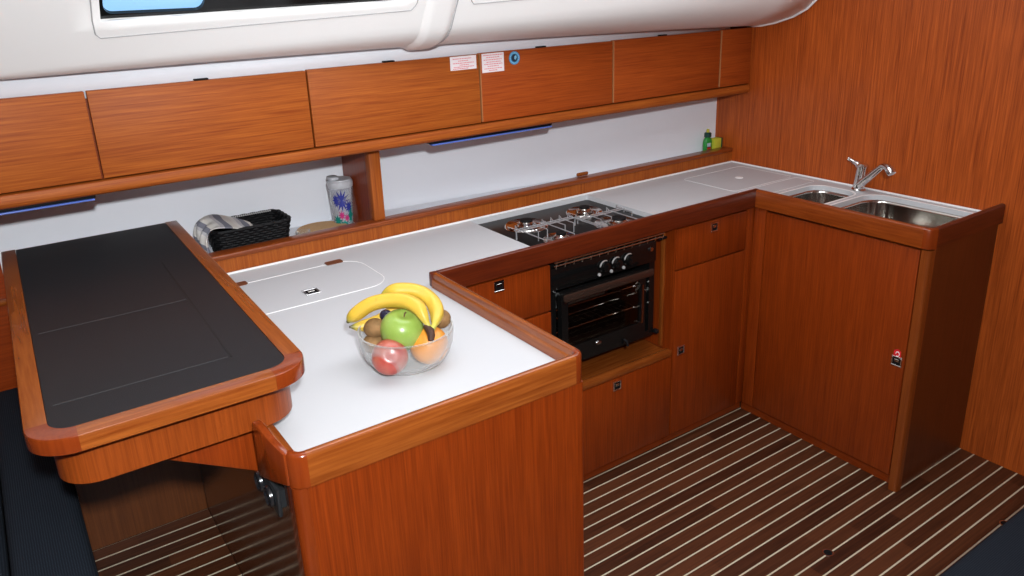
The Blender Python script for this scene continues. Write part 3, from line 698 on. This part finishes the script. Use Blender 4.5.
API = rrect(-.708, -.358, -.718, TY1 - .04, .045, 8, (0, 0, 1, 1))
mb = MB(); mb.prism(AP, .932, TZ - .034, holes=[API]); mb.build('apron', wood('apron veneer', 'Z', (.18, .030, .003), (.30, .062, .008)), tb)
mb = MB(); mb.prism(rrect(-.722, -.344, -.732, TY1 - .03, .06, 8, (0, 0, 1, 1)), TZ - .0340, TZ - .0315); mb.build('shadow_strip', 'darkgap', tb)
mb = MB(); mb.box(-.427, -.424, -.655, -.005, TZ - .0015, TZ - .0004); mb.build('hinge_groove', 'groove', tb)
for y in (-.305, -.652):
    mb = MB(); mb.box(-.712, -.432, y - .0012, y + .0012, TZ - .0015, TZ - .0006); mb.build('leaf_seam', 'paleseam', tb)
for ch in tb.children:      # the table is a hair out of square
    for v in ch.data.vertices: v.co.x += .022 * (v.co.y + tb.location.y - TY0) / 1.15
br = thing('table_bracket', (-.48, -.69, .85), 'tapered wooden bracket carrying the raised table on the peninsula side', 'bracket')
mb = MB(); mb.prism([(-.575, .9315), (-.575, .912), (-.401, .812), (-.401, .9315)], -.70, -.68, axis='Y', bev=.002); mb.build('bracket_board', 'veneerZ', br)

# ------------------------------------------------------------------ seating
mb = MB(); mb.box(-2.39, XL + .005, -3.19, .088, 0.001, .255); struct('floor', mb, 'floor')      # raised sole under the table
st = thing('bench_seat', (-1.2, -.6, .255), 'navy woven bench seat beside the knee space of the black-topped table', 'seat')
mb = MB(); mb.box(-1.9, -.715, -1.75, .085, .256, .578); mb.build('seat_base', 'veneerZ', st)
mb = MB(); mb.box(-.838, -.706, -1.75, .29, .58, .70, bev=.022, seg=4); mb.build('seat_cushion', 'fabric', st)
mb = MB(); mb.box(-1.9, -.8395, -1.75, .29, .58, .70, bev=.022, seg=4); mb.build('seat_cushion', 'fabric', st)
mb = MB(); mb.box(-1.9, -.742, .302, .33, .40, 1.045); mb.build('backrest_panel', 'veneerX', st)
mb = MB(); mb.box(-1.9, -.745, .286, .3015, .925, .94, bev=.004); mb.build('backrest_ledge', 'solidX', st)
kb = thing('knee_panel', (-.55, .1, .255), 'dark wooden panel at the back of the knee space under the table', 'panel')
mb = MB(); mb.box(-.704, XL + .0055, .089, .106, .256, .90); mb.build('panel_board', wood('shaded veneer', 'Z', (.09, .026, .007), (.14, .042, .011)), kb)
se = thing('settee', (1.5, -1.7, 0), 'dark navy settee end in the near corner of the cabin sole', 'seat')
mb = MB(); mb.prism(rrect(.70, 1.95, -2.2, -1.40, .05, 5), 0, .28); mb.build('settee_base', 'veneerZ', se)
mb = MB(); mb.prism(rrect(.66, 1.96, -2.25, -1.365, .06, 6), .281, .40, bev=.02, seg=3); mb.build('settee_cushion', 'fabric', se)

# ------------------------------------------------------------------ floor rings
def lift_ring(x, y, label):
    r_ = thing('floor_lift_ring', (x, y, 0), label, 'ring pull', None)
    b = MB(); b.lathe([(.013, .0002), (.017, .0002), (.017, .0016), (.013, .0016), (.013, .0002)], (x, y, 0), 24); b.build('ring', 'steel', r_)
    b = MB(); b.lathe([(0, .0002), (.0128, .0002), (.0128, .0010), (0, .0010)], (x, y, 0), 24); b.build('finger_hole', 'matblack', r_)
lift_ring(1.134, -.922, 'small dark round lift ring in the open part of the sole')
lift_ring(1.687, -1.173, 'small dark round lift ring in the sole beside the settee')
b = MB(); b.lathe([(0, .0002), (.005, .0002), (.004, .0010), (0, .0010)], (1.038, -.302, 0), 16)
tag(b.build('floor_plug', 'matblack'), 'tiny dark screw plug in the sole before the oven cupboard', 'plug')

# ------------------------------------------------------------------ things on the shelf
# woven basket
bk = thing('basket', (-.08, .37, .905), 'black woven plastic basket on the shelf behind the coaming', 'basket')
Mt = Matrix.Translation((-.085, .385, .906))
def bpt(u, v, z): return (-.088 + u, .388 + v, .906 + z)
mb = MB(); hw, hd, H = .118, .075, .094
def ring_at(z, k): return rrect(-hw * k, hw * k, -hd * k, hd * k, .03 * k, 5)
NZ = 12
for i in range(NZ):
    z = .006 + i * (H - .01) / (NZ - 1); k = .84 + .16 * z / H
    p = ring_at(z, k); pts = []
    n = len(p); 
    # resample the loop evenly, weaving in and out
    L = [0]; 
    for j in range(n): L.append(L[-1] + (Vector(p[(j + 1) % n]) - Vector(p[j])).length)
    m_ = 96
    for q in range(m_ + 1):
        s_ = L[-1] * q / m_ % L[-1]; j = max(jj for jj in range(n) if L[jj] <= s_ + 1e-9)
        a = Vector(p[j]); c = Vector(p[(j + 1) % n]); t = (s_ - L[j]) / max(1e-9, L[j + 1] - L[j]); w_ = a.lerp(c, t)
        o_ = w_.normalized() * .0022 * (1 if (q // 2 + i) % 2 else -1)
        pts.append(bpt(w_.x + o_.x, w_.y + o_.y, z))
    mb.tube(pts, .0044 if i < NZ - 1 else .0062, 6)
mb.build('basket_weave', 'matblack', bk)
mb = MB()
p0, p1 = ring_at(0, .83), ring_at(H, .985); mb.grid([[bpt(x, y, 0.003) for x, y in p0], [bpt(x, y, H - .004) for x, y in p1]], closed=True)
mb.bm.faces.new([mb.bm.verts.new(bpt(x, y, .003)) for x, y in p0]); mb.build('basket_wall', 'matblack', bk)
mb = MB(); p1 = ring_at(H, 1.0)
for j in range(0, 40):
    s_ = j / 40 * 2 * (hw + hd) * 2 / 2
for t in range(30):
    u = -hw * .8 + 2 * hw * .8 * t / 29
    for v in (hd * .99, ): mb.box(*[c for pr_ in zip(bpt(u - .0019, v - .0105, H - .002), bpt(u + .0019, v - .0055, H + .0025)) for c in pr_])
mb.build('rim_stitching', plain('pale stitch', (.45, .45, .45), .5), bk)
# striped cloth draped over the basket's end
def cloth_mat():
    m, nt, b = new_mat('striped dishcloth'); L = nt.links; N = nt.nodes.new
    uv = N('ShaderNodeUVMap'); sp = N('ShaderNodeSeparateXYZ'); L.new(uv.outputs[0], sp.inputs[0])
    mu = N('ShaderNodeMath'); mu.operation = 'MULTIPLY'; mu.inputs[1].default_value = 4.5; L.new(sp.outputs['Y'], mu.inputs[0])
    fr = N('ShaderNodeMath'); fr.operation = 'FRACT'; L.new(mu.outputs[0], fr.inputs[0])
    cr = N('ShaderNodeValToRGB'); cr.color_ramp.interpolation = 'CONSTANT'; e = cr.color_ramp.elements
    e[0].position = 0; e[0].color = (.66, .64, .60, 1); e[1].position = .3; e[1].color = (.20, .21, .26, 1)
    q = e.new(.62); q.color = (.52, .52, .55, 1); q = e.new(.8); q.color = (.70, .69, .67, 1)
    L.new(fr.outputs[0], cr.inputs['Fac']); L.new(cr.outputs['Color'], b.inputs['Base Color']); b.inputs['Roughness'].default_value = .9
    return m
def draped():
    b = bmesh.new(); uvl = b.loops.layers.uv.new('UVMap'); NU, NV = 18, 16; V = []
    for i in range(NU):
        row = []
        for j in range(NV):
            u = i / (NU - 1); v = j / (NV - 1)
            # v: from inside the basket over the end rim and down the outside; u: along the end
            a = v * 2.35
            prof = [(0.120, .086), (.085, .102), (.045, .116), (0.010, .124), (-.022, .118), (-.040, .094), (-.046, .060), (-.036, .028), (-.026, .006)]
            s_ = v * (len(prof) - 1); k = min(int(s_), len(prof) - 2); t = s_ - k
            px_ = prof[k][0] * (1 - t) + prof[k + 1][0] * t; pz_ = prof[k][1] * (1 - t) + prof[k + 1][1] * t
            fan = 1 + .25 * v
            wob = .006 * math.sin(u * 17 + v * 3) * (v > .45) + .003 * math.sin(u * 9 - v * 11)
            yy = (u - .5) * .155 * (1.0 - .25 * v) * (.35 + .65 * min(1, v * 3)) + .010 * math.sin(v * 4)
            row.append(b.verts.new((-.196 + px_ - wob + .012 * (1 - u) * (1 - v) , .352 + yy + .01, .906 + pz_ + wob * .6 - .022 * (1 - u) * (1 - v))))
        V.append(row)
    for i in range(NU - 1):
        for j in range(NV - 1):
            f = b.faces.new((V[i][j], V[i + 1][j], V[i + 1][j + 1], V[i][j + 1]))
            for l, (a, c) in zip(f.loops, ((i, j), (i + 1, j), (i + 1, j + 1), (i, j + 1))): l[uvl].uv = (a / (NU - 1) * .9, c / (NV - 1))
    for f in b.faces: f.smooth = True
    me = bpy.data.meshes.new('dishcloth'); b.to_mesh(me); b.free(); me.materials.append(cloth_mat())
    o = bpy.data.objects.new('dishcloth', me); COL.objects.link(o)
    m_ = o.modifiers.new('t', 'SOLIDIFY'); m_.thickness = .003
    m_ = o.modifiers.new('s', 'SUBSURF'); m_.levels = 1; m_.render_levels = 1
    return o
tag(draped(), 'crumpled grey and white striped cloth hanging over the end of the black basket', 'cloth')
# small patterned cloth peeking beside the basket
mb = MB(); mb.lathe([(0, 0), (.019, 0), (.022, .004), (.023, .045), (.021, .0455), (.0205, .005), (0, .004)], (.062, .322, .906), 24)
tag(mb.build('small_glass', 'glass'), 'small clear glass tucked between the basket and the cork mat', 'glass')
# round cork mat leaning at the back
mb = MB(); mb.lathe([(0, -.0095), (.06, -.0095), (.083, 0), (.085, .003), (.083, .010), (0, .010)], (.150, .388, .9155), 48)
tag(mb.build('round_mat', plain('cork', (.52, .31, .14), .7, noise=.15, nscale=120)), 'round tan cork mat showing as an arc behind the coaming below the tumbler', 'mat')
# insulated tumbler
tm = thing('tumbler', (.240, .40, .9055), 'clear tumbler with blue flower print and a white drinking lid', 'tumbler')
c = (.2415, .425, .9058)
mb = MB(); mb.lathe([(0, 0), (.030, 0), (.033, .004), (.041, .140), (.0405, .1415), (.0385, .140), (.031, .006), (0, .005)], c, 36); mb.build('cup', plain('tumbler wall', (.86, .88, .92), .08, trans=.82, ior=1.2), tm)
mb = MB(); mb.lathe([(0.0, .0), (.0425, .0), (.043, .004), (.043, .016), (.041, .020), (.038, .021), (.037, .026), (.0, .027)], (c[0], c[1], c[2] + .1405), 36); ld = mb.build('lid', plain('grey lid', (.50, .52, .56), .4), tm)
mb = MB(); mb.prism(rrect(c[0] - .040, c[0] - .006, c[1] - .022, c[1] + .022, .012, 4), c[2] + .1668, c[2] + .178, bev=.003); mb.build('spout_tab', plain('grey lid', (.50, .52, .56), .4), ld)
mb = MB(); mb.lathe([(.0, .002), (.0300, .002), (.0372, .134), (.0352, .134), (.0285, .006), (0, .006)], (c[0], c[1], c[2] + .004), 32); mb.build('liner', plain('milky liner', (.80, .83, .88), .5), tm)
rnd = random.Random(3)
def curved_patch(mbx, a, z, ra, rz, pts=9, rad=None):
    b = bmesh.new(); vs = []
    for k in range(pts):
        t = 2 * PI * k / pts; rr = 1 if k % 2 == 0 else .45
        A = a + ra * rr * math.cos(t); Z = z + rz * rr * math.sin(t); r_ = .0330 + .008 * (Z / .14) + .0006
        vs.append(b.verts.new((c[0] + r_ * math.cos(A), c[1] + r_ * math.sin(A), c[2] + Z)))
    r_ = .033 + .008 * z / .14 + .0012; cv_ = b.verts.new((c[0] + r_ * math.cos(a), c[1] + r_ * math.sin(a), c[2] + z))
    for k in range(pts): b.faces.new((vs[k], vs[(k + 1) % pts], cv_))
    mbx._merge(b)
B0 = -math.pi * .62
for nm, col, lst in (('blue_flower', (.03, .04, .30), [(0, .098, .75, .040, 12), (-.5, .10, .35, .028, 10), (.6, .075, .4, .025, 10)]),
                     ('pink_flower', (.55, .03, .20), [(-.1, .048, .35, .018, 8), (.35, .038, .3, .015, 8)]),
                     ('green_leaves', (.0, .20, .17), [(-.55, .03, .5, .022, 8), (.75, .045, .35, .040, 6), (.1, .018, .6, .014, 8)])):
    mb = MB()
    for a, z, ra, rz, n_ in lst: curved_patch(mb, B0 + a, z, ra, rz, n_ * 2)
    mb.build(nm, plain(nm, col, .4), tm)
# washing-up bottle and sponge
db = thing('soap_bottle', (1.915, .322, .9055), 'small green washing-up bottle standing on the coaming end', 'bottle')
def oval(rx, ry, n=20): return [(rx * math.cos(2 * PI * k / n), ry * math.sin(2 * PI * k / n)) for k in range(n)]
mb = MB(); rows = []
c = (1.915, .322, .9055)
for rx, ry, z in ((.001, .001, 0), (.022, .013, 0), (.024, .015, .004), (.024, .015, .074), (.020, .013, .086), (.012, .010, .092), (.011, .010, .094), (.001, .001, .094)):
    rows.append([(c[0] + x, c[1] + y, c[2] + z) for x, y in oval(rx, ry)])
mb.grid(rows, closed=True); mb.build('bottle', plain('green plastic', (.02, .25, .04), .25), db)
mb = MB(); mb.lathe([(0, .0), (.0155, 0), (.0155, .017), (.012, .020), (0, .020)], (c[0], c[1], c[2] + .0945), 20); mb.build('collar', plain('dark green cap', (.005, .05, .04), .3), db)
mb = MB(); mb.lathe([(0, .0), (.007, 0), (.006, .014), (0, .015)], (c[0], c[1], c[2] + .115), 16); mb.build('nozzle', plain('yellow cap', (.55, .50, .05), .35), db)
lb = MB(); lb.box(c[0] - .018, c[0] + .004, c[1] - .0165, c[1] - .0150, c[2] + .043, c[2] + .054); lb.build('label_red', plain('label red', (.6, .03, .02), .4), db)
lb = MB(); lb.box(c[0] - .018, c[0] + .002, c[1] - .0165, c[1] - .0150, c[2] + .050 + .0, c[2] + .0501 + .02); lb.build('label_pale', plain('label pale', (.45, .6, .7), .4), db)
mb = MB(); mb.box(1.941, 1.984, .303, .335, .952 - .046, .989, bev=.003); sp_ = mb
spg = thing('sponge', (1.96, .32, .9055), 'yellow sponge beside the green bottle on the coaming end', 'sponge')
sp_.build('foam', plain('yellow foam', (.55, .55, .04), .9, bump=1, bscale=300), spg)
mb = MB(); mb.box(1.9845, 1.992, .303, .335, .906, .989, bev=.002); mb.build('scouring_pad', plain('dark green scourer', (.01, .05, .02), .9), spg)

# ------------------------------------------------------------------ fruit bowl
BC = Vector((-.051, -.595, 0)); RT = Vector((.9063, -.4226, 0)); FW = Vector((.4226, .9063, 0))
def bp3(r_, f_, z): v = BC + RT * r_ + FW * f_; return Vector((v.x, v.y, z))
mb = MB()
BB = BC + RT * .006
po = [(0, 0), (.055, 0), (.066, .003), (.082, .014), (.093, .030), (.100, .050), (.1028, .072), (.1030, .083), (.1020, .085)]
pi_ = [(.1000, .0845), (.0995, .072), (.0965, .050), (.0895, .032), (.079, .018), (.064, .0080), (.040, .006), (0, .0055)]
mb.lathe(po + pi_, (BB.x, BB.y, ZW + .0005), 64)
bowl = tag(mb.build('fruit_bowl', 'glass', smooth=60), 'round clear glass bowl holding mixed fruit on the white worktop', 'bowl')
mb = MB(); mb.tube([(BB.x + .1015 * math.cos(2 * PI * k / 48), BB.y + .1015 * math.sin(2 * PI * k / 48), ZW + .0855) for k in range(49)], .0019, 8, cap=False); mb.build('bowl_rim_glint', 'glassrim_glint', bowl)  # whiter bead on the rim, its highlight put into the colour

def fruit(name, pos, r_, dimple, mat, label, cat, squash=.92, tilt=(0, 0, 0), stem=None, bot=.05, group=None, ridge=0):
    z0 = pos.z - r_ * squash
    root = thing(name, (pos.x, pos.y, z0), label, cat, group)
    b = bmesh.new(); bmesh.ops.create_uvsphere(b, u_segments=36, v_segments=24, radius=1)
    for v in b.verts:
        x, y, z = v.co; h = math.hypot(x, y)
        k = 1 - dimple * math.exp(-(h / .30) ** 2) if z > 0 else 1 - bot * math.exp(-(h / .25) ** 2)
        tp = 1 + .06 * z if dimple > .1 else 1
        rg = 1 + ridge * math.cos(5 * math.atan2(y, x)) * max(0, -z)
        v.co = Vector((x * tp * rg * r_, y * tp * rg * r_, z * k * squash * r_))
    m_ = MB(); Mx = Matrix.Translation(pos) @ Euler(tilt).to_matrix().to_4x4(); m_._merge(b, Mx); m_.build('skin', mat, root, smooth=80)
    if stem:
        s_ = MB(); p0 = Vector((0, 0, r_ * squash * (1 - dimple) - .002)); s_.tube([Mx @ p0, Mx @ (p0 + Vector((.001, .001, .010))), Mx @ (p0 + Vector((.004, .002, stem)))], [.0016, .0015, .0022], 8)
        s_.build('stem', plain('fruit stem', (.10, .055, .02), .7), root)
    return root
def fruit_mat(name, a, b_, scale=14, rough=.3, spots=None, coat=.2, bump=0, bscale=300, lo=.35, hi=.65):
    m, nt, b = new_mat(name); L = nt.links; N = nt.nodes.new
    tc = N('ShaderNodeTexCoord'); n = N('ShaderNodeTexNoise'); n.inputs['Scale'].default_value = scale; n.inputs['Detail'].default_value = 5
    L.new(tc.outputs['Object'], n.inputs['Vector']); cr = N('ShaderNodeValToRGB'); e = cr.color_ramp.elements
    e[0].position = lo; e[1].position = hi; e[0].color = (*a, 1); e[1].color = (*b_, 1); L.new(n.outputs['Fac'], cr.inputs['Fac']); out = cr.outputs['Color']
    if spots:
        v = N('ShaderNodeTexVoronoi'); v.inputs['Scale'].default_value = spots[1]; L.new(tc.outputs['Object'], v.inputs['Vector'])
        lt = N('ShaderNodeMath'); lt.operation = 'LESS_THAN'; lt.inputs[1].default_value = spots[2]; L.new(v.outputs['Distance'], lt.inputs[0])
        mx = N('ShaderNodeMix'); mx.data_type = 'RGBA'; L.new(lt.outputs[0], mx.inputs['Factor']); L.new(out, mx.inputs['A']); mx.inputs['B'].default_value = (*spots[0], 1); out = mx.outputs['Result']
    L.new(out, b.inputs['Base Color']); b.inputs['Roughness'].default_value = rough; b.inputs['Coat Weight'].default_value = coat
    if bump:
        n3 = N('ShaderNodeTexNoise'); n3.inputs['Scale'].default_value = bscale; L.new(tc.outputs['Object'], n3.inputs['Vector'])
        bpn = N('ShaderNodeBump'); bpn.inputs['Strength'].default_value = bump; bpn.inputs['Distance'].default_value = .001; L.new(n3.outputs['Fac'], bpn.inputs['Height']); L.new(bpn.outputs['Normal'], b.inputs['Normal'])
    return m
fruit('green_apple', bp3(-.0021, -.010, .9721), .047, .24, fruit_mat('green apple skin', (.23, .36, .06), (.32, .44, .10), spots=((.42, .52, .2), 260, .12)), 'shiny green apple on top of the fruit in the glass bowl', 'apple', tilt=(.25, .1, 0), stem=.012, squash=.95)
fruit('red_apple', bp3(-.0325, -.055, .9331), .0385, .15, fruit_mat('red apple skin', (.36, .035, .03), (.42, .12, .08), scale=30), 'red apple low in the front of the glass bowl', 'apple', tilt=(.9, -.4, 0), squash=.95)
fruit('orange', bp3(.053, -.022, .9365), .0425, .06, fruit_mat('orange peel', (.72, .26, .025), (.78, .31, .04), bump=.5, bscale=220, rough=.4), 'bright orange beside the green apple in the glass bowl', 'orange', tilt=(.5, .2, 0), squash=.97)
kw = fruit_mat('kiwi skin', (.17, .09, .03), (.28, .15, .055), scale=60, rough=.8, coat=0, bump=.6, bscale=500)
fruit('kiwi', bp3(-.0598, .005, .9767), .0215, .02, kw, 'brown kiwi resting against the left of the green apple', 'kiwi', squash=1.18, tilt=(1.2, .5, .3))
fruit('kiwi', bp3(-.066, .0, .943), .0215, .02, kw, 'lower brown kiwi mostly hidden under another kiwi', 'kiwi', squash=1.1, tilt=(1.4, .2, 1.0))
fruit('kiwi', bp3(.0845, .030, .9717), .0215, .02, kw, 'brown kiwi behind the orange and the banana tips', 'kiwi', squash=1.15, tilt=(1.2, -.3, .3))
fruit('plum', bp3(-.0341, .035, .9908), .014, .05, fruit_mat('plum skin', (.012, .012, .035), (.03, .03, .07), rough=.25), 'dark blue plum peeking out behind the green apple', 'plum')

bn = thing('banana_bunch', bp3(.0, .0, .99), 'bunch of three yellow bananas lying over the fruit bowl', 'bananas')
def banana_mat():
    m, nt, b = new_mat('banana peel'); L = nt.links; N = nt.nodes.new
    uv = N('ShaderNodeUVMap'); sp = N('ShaderNodeSeparateXYZ'); L.new(uv.outputs[0], sp.inputs[0])
    cr = N('ShaderNodeValToRGB'); e = cr.color_ramp.elements
    e[0].position = 0; e[0].color = (.05, .04, .02, 1); e[1].position = 1; e[1].color = (.42, .48, .10, 1)
    for p, c_ in ((.03, (.10, .10, .02)), (.07, (.42, .34, .04)), (.16, (.64, .41, .04)), (.75, (.66, .43, .05)), (.9, (.52, .42, .06))): q = e.new(p); q.color = (*c_, 1)
    L.new(sp.outputs['X'], cr.inputs['Fac'])
    tc = N('ShaderNodeTexCoord'); n = N('ShaderNodeTexNoise'); n.inputs['Scale'].default_value = 60; n.inputs['Detail'].default_value = 6; L.new(tc.outputs['Object'], n.inputs['Vector'])
    r2 = N('ShaderNodeValToRGB'); r2.color_ramp.elements[0].position = .62; r2.color_ramp.elements[1].position = .75; L.new(n.outputs['Fac'], r2.inputs['Fac'])
    ml = N('ShaderNodeMath'); ml.operation = 'MULTIPLY'; ml.inputs[1].default_value = .35; L.new(r2.outputs['Color'], ml.inputs[0])
    mx = N('ShaderNodeMix'); mx.data_type = 'RGBA'; L.new(ml.outputs[0], mx.inputs['Factor']); L.new(cr.outputs['Color'], mx.inputs['A']); mx.inputs['B'].default_value = (.30, .17, .03, 1)
    L.new(mx.outputs['Result'], b.inputs['Base Color']); b.inputs['Roughness'].default_value = .42
    return m
BM_ = banana_mat()
def catmull(P, n):
    P = [P[0] * 2 - P[1]] + P + [P[-1] * 2 - P[-2]]; out = []
    for i in range(1, len(P) - 2):
        for k in range(n):
            t = k / n; a, b_, c_, d_ = P[i - 1], P[i], P[i + 1], P[i + 2]
            out.append(.5 * ((2 * b_) + (c_ - a) * t + (2 * a - 5 * b_ + 4 * c_ - d_) * t * t + (3 * b_ - a - 3 * c_ + d_) * t ** 3))
    out.append(P[-2]); return out
def banana(pts, r0):
    P = catmull([bp3(*p) for p in pts], 6); n = len(P)
    b = bmesh.new(); uvl = b.loops.layers.uv.new('UVMap'); rings = []; up = Vector((0, 0, 1)); N_ = 15
    for i, p in enumerate(P):
        s_ = i / (n - 1); t = (P[min(i + 1, n - 1)] - P[max(i - 1, 0)]).normalized()
        u = t.cross(up).normalized(); v = u.cross(t).normalized()
        if s_ < .03: k = .22
        elif s_ < .2: k = .30 + .70 * math.sin((s_ - .03) / .17 * PI / 2)
        elif s_ < .68: k = 1
        elif s_ < .90: k = 1 - .62 * ((s_ - .68) / .22) ** 1.5
        else: k = .38 - .04 * (s_ - .9) / .1
        ring = []
        for j in range(N_):
            a = 2 * PI * j / N_; fac = 1 + .07 * math.cos(5 * a)
            ring.append(b.verts.new(p + r0 * k * fac * (math.cos(a) * u + math.sin(a) * v)))
        rings.append(ring)
    for i in range(n - 1):
        for j in range(N_):
            f = b.faces.new((rings[i][j], rings[i][(j + 1) % N_], rings[i + 1][(j + 1) % N_], rings[i + 1][j]))
            for l in f.loops:
                ii = i if l.vert in (rings[i][j], rings[i][(j + 1) % N_]) else i + 1; l[uvl].uv = (ii / (n - 1), j / N_)
    for f in (rings[0][::-1], rings[-1]):
        ff = b.faces.new(f)
        for l in ff.loops: l[uvl].uv = (0 if f[0] in rings[0] else 1, 0)
    bmesh.ops.recalc_face_normals(b, faces=b.faces)
    me = bpy.data.meshes.new('banana'); off = root_loc(bn)
    bmesh.ops.translate(b, verts=b.verts, vec=-off)
    for f in b.faces: f.smooth = True
    b.to_mesh(me); b.free(); me.materials.append(BM_); o = bpy.data.objects.new('banana', me); COL.objects.link(o); o.parent = bn
    sb = o.modifiers.new('s', 'SUBSURF'); sb.levels = 1; sb.render_levels = 1
    return o
def zz(v, f): return .968 + (325 - v - 180 * f) / 410
def cp(L_): return [((u - 406) / 440, f, zz(v, f)) for u, v, f in L_]
banana([(-0.1175, 0.02, 0.9884), (-0.102, 0.02, 1.0033), (-0.0648, 0.02, 1.0265), (-0.0229, 0.014, 1.0345), (0.0128, 0, 1.0335), (0.0365, -0.02, 1.0233), (0.0476, -0.04, 1.0043), (0.0566, -0.052, 0.9823)], .0165)
banana([(-0.0459, 0.062, 1.0227), (-0.0162, 0.06, 1.0369), (0.0211, 0.055, 1.0373), (0.0508, 0.045, 1.0289), (0.0698, 0.028, 1.013), (0.0755, 0.0, 1.0014), (0.0693, -0.035, 0.9945), (0.0588, -0.052, 0.982)], .0170)
banana([(-0.115, 0.03, 0.9739), (-0.0864, 0.04, 0.9695), (-0.048, 0.045, 0.9782), (-0.0112, 0.052, 0.9965), (0.02, 0.046, 1.0028), (0.0446, 0.01, 1.0008), (0.0528, -0.045, 0.9867)], .0135)
s_ = MB(); q = [bp3(.0469, -.045, .9945), bp3(.0564, -.054, .9838), bp3(.0576, -.064, .9765), bp3(.0560, -.070, .9685)]; s_.tube(q, [.005, .009, .008, .006], 10)
s_.build('stalk', plain('banana stalk', (.055, .022, .012), .7, noise=.4, nscale=200), bn)

# ------------------------------------------------------------------ camera
cam = bpy.data.cameras.new('camera'); co = bpy.data.objects.new('camera', cam); COL.objects.link(co)
CP = Vector((-.71292, -2.01470, 1.66762)); yaw, pit, rol = .591363, .330388, -.0374026
F = Vector((math.sin(yaw) * math.cos(pit), math.cos(yaw) * math.cos(pit), -math.sin(pit)))
r0 = F.cross(Vector((0, 0, 1))).normalized(); u0 = r0.cross(F)
Rv = math.cos(rol) * r0 + math.sin(rol) * u0; Uv = -math.sin(rol) * r0 + math.cos(rol) * u0
mw = Matrix((Rv, Uv, -F)).transposed().to_4x4(); mw.translation = CP; co.matrix_world = mw
cam.sensor_width = 36; cam.lens = 781.82 * 36 / 1024; cam.shift_y = (251.83 - 288) / 1024; cam.clip_start = .02
SC.camera = co

# ------------------------------------------------------------------ light
def lamp(name, kind, loc, power, col=(1, 1, 1), size=.1, size_y=None, aim=None, rad=.03):
    l = bpy.data.lights.new(name, kind); l.energy = power; l.color = col
    if kind == 'AREA':
        l.size = size
        if size_y: l.shape = 'RECTANGLE'; l.size_y = size_y
    else: l.shadow_soft_size = rad
    o = bpy.data.objects.new(name, l); COL.objects.link(o); o.location = loc
    if aim is not None: o.rotation_euler = (Vector(aim) - Vector(loc)).to_track_quat('-Z', 'Y').to_euler()
    return o
lamp('camera_flash', 'AREA', (-.70, -2.20, 1.91), 50, (.95, .98, 1), size=.07, aim=(.15, -.3, .9))
lamp('ceiling_fill', 'AREA', (.55, -.62, 1.985), 12, (.95, .97, 1), size=1.6, size_y=.6, aim=(.55, -.62, 0))  # added soft fill under the ceiling to brighten the worktops, not a fitting
w = bpy.data.worlds.new('World'); w.use_nodes = True; SC.world = w
w.node_tree.nodes['Background'].inputs[0].default_value = (.55, .7, 1, 1); w.node_tree.nodes['Background'].inputs[1].default_value = .3
SC.view_settings.view_transform = 'Standard'; SC.view_settings.look = 'None'; SC.view_settings.gamma = 1; SC.view_settings.exposure = 0
try: SC.view_settings.use_curve_mapping = False
except Exception: pass
